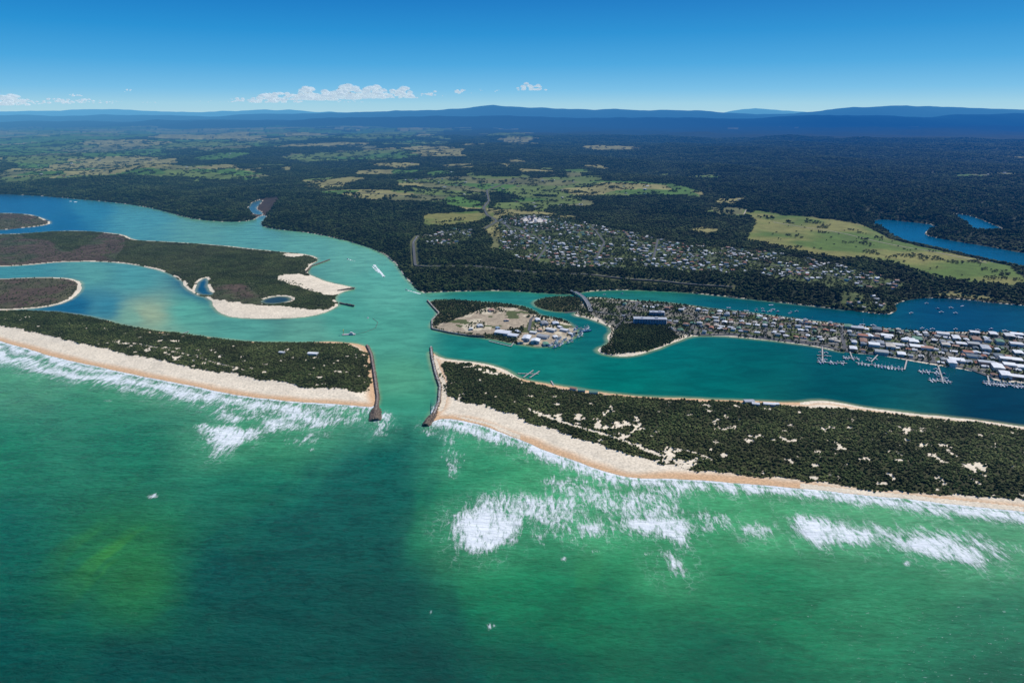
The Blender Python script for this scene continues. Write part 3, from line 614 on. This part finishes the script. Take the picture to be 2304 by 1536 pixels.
strip('highway',HWY,10,mroad,.9)
strip('highway_centre_line',HWY,.4,mline,.95)
for r_ in SR: strip('suburb_road',r_,8,mroad,.8)
for r_ in CR: strip('country_road',r_,10,mroad,.8)
for r_ in FT: strip('farm_track',r_,6,mgrav,.8)
def tw(t,o): return (ax+dirx*t+nx*o,ay+diry*t+ny*o)
for ri in range(-15,16,3):
    seg=[]
    for t in np.arange(-240,1200,12):
        q_=tw(t,ri*24)
        if lookup(dT,np.array([q_[0]]),np.array([q_[1]]))[0]>10 and lookup(pv,np.array([q_[0]]),np.array([q_[1]]))[0]<0: seg.append(q_)
        else:
            if len(seg)>5: strip('town_street',seg,10,mroad,.35,True)
            seg=[]
    if len(seg)>5: strip('town_street',seg,10,mroad,.35,True)
for t in np.arange(-187,1200,190):
    seg=[tw(t,o) for o in np.arange(-380,390,12)]
    seg=[q_ for q_ in seg if lookup(dT,np.array([q_[0]]),np.array([q_[1]]))[0]>10 and lookup(pv,np.array([q_[0]]),np.array([q_[1]]))[0]<0]
    if len(seg)>5: strip('town_street',seg,9,mroad,.39,True)
esp=[(1335,700),(1400,712),(1480,735),(1560,752),(1650,752),(1720,760),(1780,767),(1840,775),(1900,788),(1980,795),(2050,806),(2110,816),(2180,827),(2240,850),(2304,854)]
strip('esplanade',esp,12,mroad,.45,z=2); strip('esplanade_centre_line',esp,.5,mline,.5,z=2)
strip('island_road',[(1190,745),(1195,715),(1230,706),(1290,700),(1330,698)],8,mroad,.6,z=2)

# ---------------- bridge -----------------
def bridge():
    e=empty('road_bridge'); pts=[(1262,650),(1290,655),(1312,668),(1324,684),(1330,700)]
    x,y=G([q[0] for q in pts],[q[1] for q in pts],6); s_=np.linspace(0,len(x)-1,40); 
    xs=np.interp(s_,range(len(x)),x); ys=np.interp(s_,range(len(x)),y)
    for _ in range(6): xs[1:-1]=(xs[:-2]+2*xs[1:-1]+xs[2:])/4; ys[1:-1]=(ys[:-2]+2*ys[1:-1]+ys[2:])/4
    zz=5.5+2.5*np.sin(np.linspace(0,math.pi,40))
    tx=np.gradient(xs);ty=np.gradient(ys);m=np.hypot(tx,ty);tx/=m;ty/=m
    def rib(name,prof,col):
        mb=MB(); V_=[];k=len(prof)
        for i in range(40):
            for o_,dz in prof: V_.append((xs[i]-ty[i]*o_,ys[i]+tx[i]*o_,zz[i]+dz))
        F_=[[i*k+j,(i+1)*k+j,(i+1)*k+(j+1)%k,i*k+(j+1)%k] for i in range(39) for j in range(k)]
        mb.add(V_,F_,col); mb.obj(name,mpaint,e)
    rib('deck',[(-6,0),(6,0),(6,-1.2),(-6,-1.2)],(.42,.41,.39)); rib('road_surface',[(-4.6,.06),(4.6,.06),(4.6,.02),(-4.6,.02)],(.2,.2,.2))
    for s__,nm in((-1,'parapet_a'),(1,'parapet_b')): rib(nm,[(s__*5.6,1.1),(s__*5.9,1.1),(s__*5.9,.01),(s__*5.6,.01)],(.6,.59,.56))
    mb=MB()
    for i in range(3,38,4):
        for o_ in(-4,4): mb.box(xs[i]-ty[i]*o_,ys[i]+tx[i]*o_,-3,1.4,1.4,zz[i]+1.8,0,(.35,.34,.32))
        mb.box(xs[i],ys[i],zz[i]-2.1,1.6,11,.9,math.atan2(ty[i],tx[i]),(.4,.39,.36))
    mb.obj('piers',mpaint,e)
bridge()

# ---------------- breakwaters -----------------
mrock,nt,b=newmat('breakwater_rock'); p=pos(nt); rr=nt.nodes.new('ShaderNodeValToRGB'); rr.color_ramp.elements[0].color=(.06,.045,.035,1); rr.color_ramp.elements[1].color=(.36,.27,.19,1); rr.color_ramp.elements[0].position=.3; rr.color_ramp.elements[1].position=.7; nt.links.new(nz(nt,.35,5,.7,p),rr.inputs[0]); nt.links.new(rr.outputs[0],b.inputs['Base Color'])
def breakwater(pts,w,endw,wallcol):
    e=empty('breakwater'); x,y=G([q[0] for q in pts],[q[1] for q in pts]); L_=np.concatenate([[0],np.cumsum(np.hypot(np.diff(x),np.diff(y)))]); T=L_[-1]
    vv=[];ff=[];n=0
    for _ in range(int(T*3.2)):
        s_=random.uniform(0,T)
        if random.random()<.25: s_=T-abs(random.gauss(0,22))
        s_=max(0,s_)
        px_=np.interp(s_,L_,x);py_=np.interp(s_,L_,y); i=min(len(x)-2,np.searchsorted(L_,s_,'right')-1); tx=(x[i+1]-x[i])/(L_[i+1]-L_[i]);ty=(y[i+1]-y[i])/(L_[i+1]-L_[i])
        ww=w+(endw-w)*ss(T-75,T-35,s_); o_=random.uniform(-ww/2,ww/2); r=random.uniform(1.0,2.6); q=max(0,1-(2*o_/ww)**2)*3.0*(1+.6*ss(T-60,T-20,s_))
        v=IV*(1+rng.uniform(-.35,.35,len(IV)))[:,None]*np.array([r,r*random.uniform(.6,1.2),r*.75])+np.array([px_-ty*o_,py_+tx*o_,q])
        vv.append(v);ff+=(IF+n).tolist();n+=len(v)
    me=bpy.data.meshes.new('rubble'); me.from_pydata(np.vstack(vv).tolist(),[],ff); me.materials.append(mrock); o=bpy.data.objects.new('rubble',me); sc.collection.objects.link(o); o.parent=e
    mb=MB(); S=np.arange(0,T-12,6)
    V_=[];
    for s_ in S:
        px_=np.interp(s_,L_,x);py_=np.interp(s_,L_,y); i=min(len(x)-2,np.searchsorted(L_,s_,'right')-1); tx=(x[i+1]-x[i])/(L_[i+1]-L_[i]);ty=(y[i+1]-y[i])/(L_[i+1]-L_[i])
        for o_,zz in((-1.8,4.2),(1.8,4.2),(1.8,-1),(-1.8,-1)): V_.append((px_-ty*o_,py_+tx*o_,zz))
    mb.add(V_,[[i*4+j,(i+1)*4+j,(i+1)*4+(j+1)%4,i*4+(j+1)%4] for i in range(len(S)-1) for j in range(4)],wallcol); mb.obj('walkway',mpaint,e)
breakwater([(826,778),(836,800),(843,845),(850,895),(847,920),(844,946)],7,22,(.28,.22,.18))
breakwater([(970,782),(972,805),(980,840),(990,870),(988,905),(978,930),(958,958)],6,14,(.42,.39,.35))
breakwater([(962,677),(975,692),(988,706),(972,722),(973,741),(1010,749),(1060,757),(1090,759)],4,4,(.42,.38,.32))
breakwater([(742,585),(700,600),(690,612)],3,3,(.2,.17,.14))
breakwater([(765,683),(797,690)],3,3,(.2,.17,.14)); breakwater([(760,655),(798,650)],3,3,(.2,.17,.14))

# ---------------- landmark buildings -----------------
def apartment(u,v,w,l,storeys,ang,name='apartment_building'):
    e=empty(name); x,y=map(float,G(u,v,3)); z=float(hgt(x,y)[0]); H_=storeys*3.3
    ca,sa=math.cos(ang),math.sin(ang)
    m=MB(); m.box(x,y,z-1,w,l,H_+1,ang,(.10,.14,.20)); m.obj('walls',mpaint,e)
    m=MB()
    for k in range(storeys+1): m.box(x,y,z+k*3.3-.2,w+3,l+3,.5,ang,(.55,.56,.58))
    m.obj('balcony_slabs',mpaint,e)
    m=MB(); n=int(w/7)
    for k in range(storeys):
        for i in range(n+1):
            o_=-w/2+i*w/n
            for s_ in(-1,1): m.box(x+ca*o_-sa*s_*(l/2+.7),y+sa*o_+ca*s_*(l/2+.7),z+k*3.3+.31,.4,1.3,2.78,ang,(.6,.6,.6))
    m.obj('dividing_walls',mpaint,e)
    m=MB()
    for k in range(storeys):
        for i in range(n):
            o_=-w/2+(i+.5)*w/n
            for s_ in(-1,1): m.box(x+ca*o_-sa*s_*(l/2+.05),y+sa*o_+ca*s_*(l/2+.05),z+k*3.3+.5,w/n*.7,.14,2.2,ang,(.02,.05,.12))
    m.obj('windows',mpaint,e)
    m=MB(); m.box(x,y,z+H_+.31,w*.96,l*.9,.4,ang,(.42,.44,.46)); m.box(x+ca*w*.2,y+sa*w*.2,z+H_+.72,8,7,2.6,ang,(.5,.5,.5)); m.box(x-ca*w*.25,y-sa*w*.25,z+H_+.72,6,5,2,ang,(.6,.6,.6)); m.obj('roof',mpaint,e)
apartment(1462,728,88,20,5,-.08); apartment(1478,708,40,16,3,-.08,'motel_building')
def warehouse(u,v,w,l,hh,ang,cr,cw=(.5,.5,.48)):
    e=empty('warehouse'); x,y=map(float,G(u,v,2)); z=float(hgt(x,y)[0])
    m=MB(); m.box(x,y,z-1,w,l,hh+1,ang,cw); m.obj('walls',mpaint,e)
    ca,sa=math.cos(ang),math.sin(ang); W=w/2+.5;Lh=l/2+.5;z1=z+hh+.02
    m=MB(); m.add([(x+ca*a-sa*b,y+sa*a+ca*b,c) for a,b,c in [(-W,-Lh,z1),(W,-Lh,z1),(W,Lh,z1),(-W,Lh,z1),(0,-Lh,z1+w*.12),(0,Lh,z1+w*.12)]],[[0,1,4],[2,3,5],[1,2,5,4],[3,0,4,5],[3,2,1,0]],cr); m.obj('roof',mpaint,e)
    m=MB(); m.box(x+sa*(l/2+.06),y-ca*(l/2+.06),z,w*.3,.12,hh*.7,ang,(.12,.14,.17)); m.obj('roller_door',mpaint,e)
WB=[(1132,752,26,40,7,1.2,(.78,.78,.76)),(1155,758,20,26,6,1.2,(.7,.72,.72)),(1185,764,20,30,7,-.2,(.72,.73,.73)),(1205,770,22,22,7,-.2,(.78,.78,.76)),(1222,760,18,30,6,1.1,(.35,.36,.36)),(1240,745,16,28,6,1.0,(.7,.68,.62)),(1225,730,18,26,6,.2,(.3,.3,.3)),(1250,730,16,20,5,.2,(.6,.62,.65)),(1210,722,12,20,5,.2,(.76,.76,.75)),(1105,700,14,18,4,.3,(.4,.2,.15)),(1080,735,14,18,4,.3,(.6,.6,.58)),(1270,745,14,22,5,1,(.72,.72,.72)),(1228,775,14,18,5,.2,(.15,.3,.2)),(1170,770,14,18,5,.2,(.5,.35,.2)),(1250,760,12,16,4,.3,(.75,.75,.72)),(1200,750,12,18,4,1.2,(.7,.7,.66)),(1215,745,10,14,4,.2,(.5,.3,.2)),(1260,738,10,14,4,.6,(.74,.74,.74)),(1165,748,10,16,4,.4,(.62,.66,.7)),(1140,722,12,14,4,.1,(.55,.4,.3)),(1060,742,10,12,4,.2,(.7,.68,.6)),(1285,752,10,14,4,1,(.7,.7,.7)),(1120,740,9,12,4,.5,(.3,.4,.5))]
for w_ in WB: warehouse(*w_)
for u,v,w,l,c in [(705,803,12,24,(.78,.77,.74)),(635,800,8,14,(.6,.6,.6)),(1308,880,10,16,(.12,.25,.17)),(1335,885,10,18,(.1,.2,.15)),(1290,876,9,14,(.3,.18,.12)),(1685,905,12,20,(.4,.42,.45)),(1730,912,10,22,(.7,.7,.68)),(1700,912,9,14,(.6,.6,.6)),(1745,912,8,12,(.72,.72,.72))]:
    warehouse(u,v,w,l,5,random.uniform(-.3,.3)+1.4,c)
e=empty('water_tower'); x,y=map(float,G(1197,497,30)); z=float(hgt(x,y)[0]); m=MB()
a=np.arange(16)/16*2*math.pi
def ring(r,zz): return [(x+r*math.cos(q),y+r*math.sin(q),zz) for q in a]
V_=ring(5,z)+ring(4.2,z+13)+ring(10,z+18)+ring(10,z+24)+ring(1,z+26); m.add(V_,[[k*16+i,k*16+(i+1)%16,(k+1)*16+(i+1)%16,(k+1)*16+i] for k in range(4) for i in range(16)],(.12,.12,.12)); m.obj('tank_and_shaft',mpaint,e)

# ---------------- jetties and boats -----------------
def jetty(segs,w=3.0):
    e=empty('jetty'); mb=MB(); pl=MB()
    for k,(a_,b_) in enumerate(segs):
        x0,y0=map(float,G(*a_));x1,y1=map(float,G(*b_)); L_=math.hypot(x1-x0,y1-y0); an=math.atan2(y1-y0,x1-x0)
        mb.box((x0+x1)/2,(y0+y1)/2,1.3+.06*k,L_,w,.35,an,(.42,.40,.36))
        for t in np.arange(0,L_,9):
            for s_ in(-1,1): pl.box(x0+(x1-x0)*t/L_-math.sin(an)*s_*w*.62,y0+(y1-y0)*t/L_+math.cos(an)*s_*w*.62,-2,.5,.5,5,0,(.25,.22,.18))
    mb.obj('deck',mpaint,e); pl.obj('piles',mpaint,e)
def boat(u,v,L_,ang,kind='motor_boat',xy=None):
    x,y=map(float,G(u,v)) if xy is None else xy
    name={'motor_boat':'motor_boat','yacht':'yacht','fishing':'fishing_trawler'}[kind]
    W=L_*.3; mb=MB(); ca,sa=math.cos(ang),math.sin(ang); hull=random.choice([(.78,.78,.77),(.75,.76,.78),(.72,.72,.70),(.1,.18,.35)]) if kind!='fishing' else random.choice([(.7,.7,.7),(.1,.25,.4),(.1,.35,.3)])
    st=[(-.5,.42),(-.25,.5),(.05,.5),(.3,.36),(.5,.02)]; fb=L_*.11
    V_=[]
    for s_,b_ in st:
        dz=fb*(1+.5*max(0,s_))
        for o_,zz in((-b_*W,dz),(b_*W,dz),(b_*W*.6,-.4),(-b_*W*.6,-.4)): lx=s_*L_; V_.append((x+ca*lx-sa*o_,y+sa*lx+ca*o_,zz))
    F_=[[k*4+j,(k+1)*4+j,(k+1)*4+(j+1)%4,k*4+(j+1)%4] for k in range(4) for j in range(4)]+[[0,1,2,3],[19,18,17,16]]
    mb.add(V_,F_,[hull]*len(F_))
    def bx(lx,w,l,z,hh,c,t=.85): mb.box(x+ca*lx,y+sa*lx,z,l,w,hh,ang,c,top=(.8,.8,.8),taper=t)
    if kind=='yacht':
        bx(-.02*L_,W*.5,L_*.4,fb,.7,(.6,.6,.6)); mb.box(x+ca*.05*L_,y+sa*.05*L_,fb,.22,.22,L_*1.15,ang,(.8,.8,.8)); mb.box(x-ca*.15*L_,y-sa*.15*L_,fb+1.5,L_*.4,.4,.35,ang,(.15,.2,.4))
    elif kind=='fishing':
        bx(.12*L_,W*.7,L_*.26,fb*1.1,2.6,(.7,.7,.68)); bx(.14*L_,W*.5,L_*.14,fb*1.1+2.62,1.6,(.1,.12,.14)); mb.box(x-ca*.1*L_,y-sa*.1*L_,fb,.3,.3,L_*.55,ang,(.7,.7,.7)); mb.box(x-ca*.4*L_,y-sa*.4*L_,fb,.25,W*.8,L_*.3,ang,(.5,.5,.45)); mb.box(x-ca*.1*L_,y-sa*.1*L_,fb+L_*.35,.2,W*1.8,.25,ang,(.6,.6,.6))
    else:
        bx(.02*L_,W*.66,L_*.45,fb,1.3,(.12,.13,.15)); bx(-.05*L_,W*.6,L_*.28,fb+1.32,1.0,(.7,.7,.7))
    mb.obj(name,mpaint)
JE=[[((1850,781),(1851,815)),((1838,815),(1906,818))],[((1838,800),(1870,802))],[((1912,792),(1918,808)),((1896,806),(1934,808))],[((1975,799),(1960,815)),((1925,816),(2035,832))],[((2040,812),(2035,832))],[((2110,823),(2122,858)),((2065,836),(2116,840)),((2088,856),(2142,860))],[((2222,846),(2226,864)),((2210,862),(2306,870))],[((2240,845),(2300,850))],[((1165,841),(1212,842)),((1178,850),(1200,834)),((1192,851),(1214,836))],[((1225,772),(1262,780))],[((1245,764),(1290,770))],[((1268,752),(1312,757))],[((1280,738),(1325,742))],[((1160,766),(1150,780)),((1150,780),(1100,768))],[((1425,745),(1440,747))],[((1240,858),(1246,868))],[((410,752),(425,746))]]
for s_ in JE: jetty(s_)
def along(a_,b_,n,kinds,Ls,side=8):
    x0,y0=map(float,G(*a_));x1,y1=map(float,G(*b_)); an=math.atan2(y1-y0,x1-x0)
    for k in range(n):
        t=(k+.5)/n
        for s_ in(-1,1):
            if random.random()<.15: continue
            l=random.uniform(*Ls); o_=s_*(side*.25+l*.5)
            boat(0,0,l,an+math.pi/2*s_+random.uniform(-.1,.1),random.choice(kinds),(x0+(x1-x0)*t-math.sin(an)*o_,y0+(y1-y0)*t+math.cos(an)*o_))
Y_=['motor_boat','motor_boat','yacht']
along((1840,815),(1904,818),9,Y_,(9,14)); along((1851,790),(1851,812),3,Y_,(8,12)); along((1897,806),(1932,808),6,Y_,(9,13)); along((1928,817),(2033,832),14,Y_,(9,15)); along((1965,805),(1958,815),2,Y_,(9,12))
along((2067,836),(2114,840),6,Y_,(9,14)); along((2090,856),(2140,860),6,Y_,(9,14)); along((2112,828),(2120,854),3,Y_,(9,12)); along((2212,862),(2304,870),12,Y_,(9,15)); along((2242,845),(2298,850),7,Y_,(9,14))
along((1228,772),(1262,780),3,['fishing'],(16,22)); along((1250,764),(1290,770),3,['fishing'],(15,22)); along((1272,752),(1312,757),3,['fishing'],(16,22)); along((1290,738),(1328,744),2,['fishing'],(18,26))
boat(1318,746,34,.3,'fishing')
for _ in range(16): boat(random.uniform(1640,1800),random.uniform(695,706),random.uniform(8,13),random.uniform(-.6,.2),random.choice(Y_))
for u,v in [(2085,680),(2110,692),(2140,690),(2150,702),(2118,700),(2165,686),(2200,740),(2230,738),(2262,742),(2085,740),(2098,738),(2075,736),(2150,738),(1940,728),(1965,730),(1825,722),(1735,684),(1680,697),(1690,702),(1640,690),(2045,742),(1765,740),(1360,660),(1400,658),(2050,702),(1755,712)]: boat(u,v+3,random.uniform(10,17),random.uniform(-.8,.5),random.choice(Y_))
boat(864,623,9,-.9); boat(914,652,9,2.5); boat(782,583,9,2.6); boat(828,716,10,1.2)
e=empty('dredge_barge'); x,y=map(float,G(785,753)); m=MB(); m.box(x,y,-.5,34,12,2.3,.1,(.25,.3,.35),top=(.4,.4,.38)); m.obj('hull',mpaint,e)
m=MB(); m.box(x+7,y,1.82,10,8,3,.1,(.65,.65,.62)); m.box(x+7,y,4.84,6,5,2.4,.1,(.2,.25,.3),top=(.7,.7,.7)); m.obj('deckhouse',mpaint,e)
m=MB(); m.box(x-14,y-3,1.82,.6,.6,13,.1,(.6,.5,.1)); m.box(x-14,y+3,1.82,.6,.6,13,.1,(.6,.5,.1)); m.box(x-14,y,13,1,8,.8,.1,(.6,.5,.1)); m.obj('spud_gantry',mpaint,e)
pp=[(796,752),(820,748),(845,738),(850,725),(838,716)]; x_,y_=G([q[0] for q in pp],[q[1] for q in pp]); m=MB()
for i in range(len(x_)-1):
    L_=math.hypot(x_[i+1]-x_[i],y_[i+1]-y_[i]); an=math.atan2(y_[i+1]-y_[i],x_[i+1]-x_[i]); m.box((x_[i]+x_[i+1])/2,(y_[i]+y_[i+1])/2,0.1+.01*i,L_,.6,.4,an,(.12,.12,.12))
    for t in np.arange(4,L_,11): m.box(x_[i]+(x_[i+1]-x_[i])*t/L_,y_[i]+(y_[i+1]-y_[i])*t/L_,-.2,2,1.5,1.1,an,(.25,.25,.22))
m.obj('dredge_pipeline',mpaint)

# ---------------- mountains -----------------
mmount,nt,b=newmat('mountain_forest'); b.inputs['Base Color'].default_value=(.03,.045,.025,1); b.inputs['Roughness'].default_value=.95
def ridge(name,pr,y0,W,seed,amp=1.0):
    uu=np.arange(-900,3300,5.0); vv_=np.interp(uu,[q[0] for q in pr],[q[1] for q in pr])+ (fbm(uu,uu*0,60,4,seed)-.5)*7*amp
    dy=(768-vv_)/F; yc=cp+sp*dy; zc=-sp+cp*dy; top=H+y0*zc/yc; dx=(uu-1152)/F; x0=dx*y0/yc
    t=np.linspace(-1,1,25); T,XX=np.meshgrid(t,x0,indexing='ij'); TOP=np.broadcast_to(top,T.shape); YY=y0+T*W
    Z=TOP*(1-np.abs(T)**1.3)*(1+ (fbm(XX,YY,2600,4,seed+3)-.5)*.55*ss(0,.35,np.abs(T)))-40*np.abs(T)
    Z=np.where(np.abs(T)<1e-6,TOP,Z)
    mkgrid(name,XX[::-1],YY[::-1],Z[::-1],{},mmount)
FAR=[(-900,254),(0,250),(100,249),(200,246),(330,248),(450,252),(600,249),(750,251),(900,255),(1300,258),(1600,256),(1650,249),(1700,245),(1770,250),(1850,256),(3300,256)]
MID=[(-900,260),(0,260),(300,259),(500,260),(640,256),(760,253),(900,250),(1000,246),(1060,243),(1110,238),(1160,242),(1250,243),(1350,246),(1500,248),(1600,250),(1700,258),(1800,254),(1920,243),(1960,242),(2040,237),(2100,240),(2180,242),(2304,246),(3300,250)]
NEA=[(-900,278),(0,274),(300,272),(600,270),(900,264),(1100,260),(1300,266),(1500,262),(1700,266),(1900,258),(2100,262),(2304,256),(3300,262)]
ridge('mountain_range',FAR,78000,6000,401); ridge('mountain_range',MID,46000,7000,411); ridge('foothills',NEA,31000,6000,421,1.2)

# ---------------- clouds -----------------
mc=bpy.data.materials.new('cumulus_cloud'); mc.use_nodes=True; nt=mc.node_tree; nt.nodes.clear(); o=nt.nodes.new('ShaderNodeOutputMaterial')
df=nt.nodes.new('ShaderNodeBsdfDiffuse'); df.inputs[0].default_value=(.9,.9,.9,1); em=nt.nodes.new('ShaderNodeEmission'); em.inputs[0].default_value=(.60,.76,.88,1); em.inputs[1].default_value=1.0  # emission whitens the backlit clouds, standing in for scattered sunlight
m1=nt.nodes.new('ShaderNodeMixShader'); m1.inputs[0].default_value=.68; nt.links.new(df.outputs[0],m1.inputs[1]); nt.links.new(em.outputs[0],m1.inputs[2])
tr_=nt.nodes.new('ShaderNodeBsdfTransparent'); lw=nt.nodes.new('ShaderNodeLayerWeight'); lw.inputs[0].default_value=.5
al=mrange(nt,mth(nt,'ADD',mth(nt,'SUBTRACT',1.0,lw.outputs['Facing']),mth(nt,'MULTIPLY',mth(nt,'SUBTRACT',nz(nt,.002,5,.6,pos(nt)),.5),1.2)),.2,1.1)
m2=nt.nodes.new('ShaderNodeMixShader'); nt.links.new(al,m2.inputs[0]); nt.links.new(tr_.outputs[0],m2.inputs[1]); nt.links.new(m1.outputs[0],m2.inputs[2]); nt.links.new(m2.outputs[0],o.inputs[0])
mc.cycles.emission_sampling='NONE'
import bmesh
bm=bmesh.new(); bmesh.ops.create_icosphere(bm,subdivisions=3,radius=1); bm.verts.ensure_lookup_table(); SV=np.array([q.co[:] for q in bm.verts]); SF=np.array([[w.index for w in q.verts] for q in bm.faces]); bm.free()
CL=[(20,228,60,24),(75,231,50,10),(130,229,60,13),(165,214,34,8),(200,229,90,10),(260,229,34,5),(290,205,16,6),(560,226,80,11),(620,223,80,22),(655,219,50,15),(690,214,60,30),(740,218,60,22),(785,212,70,30),(845,212,60,26),(905,212,55,24),(970,212,40,11),(1035,207,45,10),(1080,203,12,4),(1120,205,14,5),(1192,198,58,15),(780,229,90,5),(530,224,40,5),(480,229,70,4),(330,231,60,4)]
yD=62000.0
for (cu,cv,w,hh_) in CL:
    vv=[];ff=[];n=0; k_=max(5,int(w*hh_/32)); 
    def at(u,v):
        dx=(u-1152)/F; dy=(768-v)/F; yc=cp+sp*dy; zc=-sp+cp*dy; return dx*yD/yc, H+yD*zc/yc
    xc,zb=at(cu,cv+hh_*.40); mpp=yD/F*1.08
    for i in range(k_):
        q=random.gauss(0,.26); q=max(-.55,min(.55,q)); ox=q*w*mpp; top_=max(0,(1-(2*q)**2))*.9+.1
        r=random.uniform(.14,.32)*min(hh_,w*.4)*mpp*(.5+.5*top_); oz=random.uniform(0,1)**1.3*top_*hh_*mpp*.75
        sv=SV*(1+rng.uniform(-.10,.10,len(SV)))[:,None]*np.array([r*1.4,r*1.3,r*.85]); sv[:,2]=np.maximum(sv[:,2],-r*.35)
        vv.append(sv+np.array([xc+ox,yD+random.uniform(-.3,.3)*w*mpp,zb+oz+r*.3])); ff+=(SF+n).tolist(); n+=len(SV)
    me=bpy.data.meshes.new('cloud'); me.from_pydata(np.vstack(vv).tolist(),[],ff); me.materials.append(mc); me.polygons.foreach_set('use_smooth',[True]*len(ff)); ob=bpy.data.objects.new('cloud',me); sc.collection.objects.link(ob)

# ---------------- light, sky, camera -----------------
az,el=math.radians(52),math.radians(47)
S=Vector((math.sin(az)*math.cos(el),math.cos(az)*math.cos(el),math.sin(el)))
ld=bpy.data.lights.new('sun','SUN'); ld.energy=4.4; ld.angle=math.radians(.53); ld.color=(1,.97,.92); lo=bpy.data.objects.new('sun',ld); lo.rotation_euler=S.to_track_quat('Z','Y').to_euler(); sc.collection.objects.link(lo)
w=bpy.data.worlds.new('World'); sc.world=w; w.use_nodes=True; nt=w.node_tree; bg=nt.nodes['Background']; sk=nt.nodes.new('ShaderNodeTexSky'); sk.sky_type='NISHITA'; sk.sun_disc=False; sk.sun_elevation=el; sk.sun_rotation=az; sk.altitude=560; sk.air_density=1.0; sk.dust_density=.3; sk.ozone_density=2.0
tc=nt.nodes.new('ShaderNodeTexCoord'); sx=nt.nodes.new('ShaderNodeSeparateXYZ'); nt.links.new(tc.outputs['Generated'],sx.inputs[0])
sq=mth(nt,'POWER',mth(nt,'MAXIMUM',sx.outputs[2],0.0),.5)
cr=nt.nodes.new('ShaderNodeValToRGB'); nt.links.new(sq,cr.inputs[0])
stops=[(0,(178,216,230)),(.012,(156,208,231)),(.03,(115,190,232)),(.062,(66,166,224)),(.10,(24,144,212)),(.14,(0,122,198)),(.4,(20,95,170)),(1,(30,90,160))]
cr.color_ramp.elements[0].position=0; cr.color_ramp.elements[1].position=1
for s_ in stops[1:-1]: cr.color_ramp.elements.new(math.sqrt(s_[0]))
els=sorted(cr.color_ramp.elements,key=lambda e_:e_.position)
for e_,s_ in zip(els,stops): e_.color=tuple(lin(s_[1]))+(1,)
sv_=nt.nodes.new('ShaderNodeVectorMath'); sv_.operation='SCALE'; nt.links.new(cr.outputs[0],sv_.inputs[0]); sv_.inputs['Scale'].default_value=1/.09
mx=nt.nodes.new('ShaderNodeMix'); mx.data_type='RGBA'; mx.inputs[0].default_value=.95; nt.links.new(sk.outputs[0],mx.inputs[6]); nt.links.new(sv_.outputs[0],mx.inputs[7])
nt.links.new(mx.outputs[2],bg.inputs[0]); bg.inputs[1].default_value=.09
cam=bpy.data.cameras.new('camera'); cam.sensor_width=36; cam.lens=24; cam.clip_start=1; cam.clip_end=400000; co=bpy.data.objects.new('camera',cam); co.location=(0,0,H); co.rotation_euler=(math.pi/2-P,0,0); sc.collection.objects.link(co); sc.camera=co
sc.view_settings.view_transform='Standard'; sc.view_settings.look='None'; sc.view_settings.exposure=0
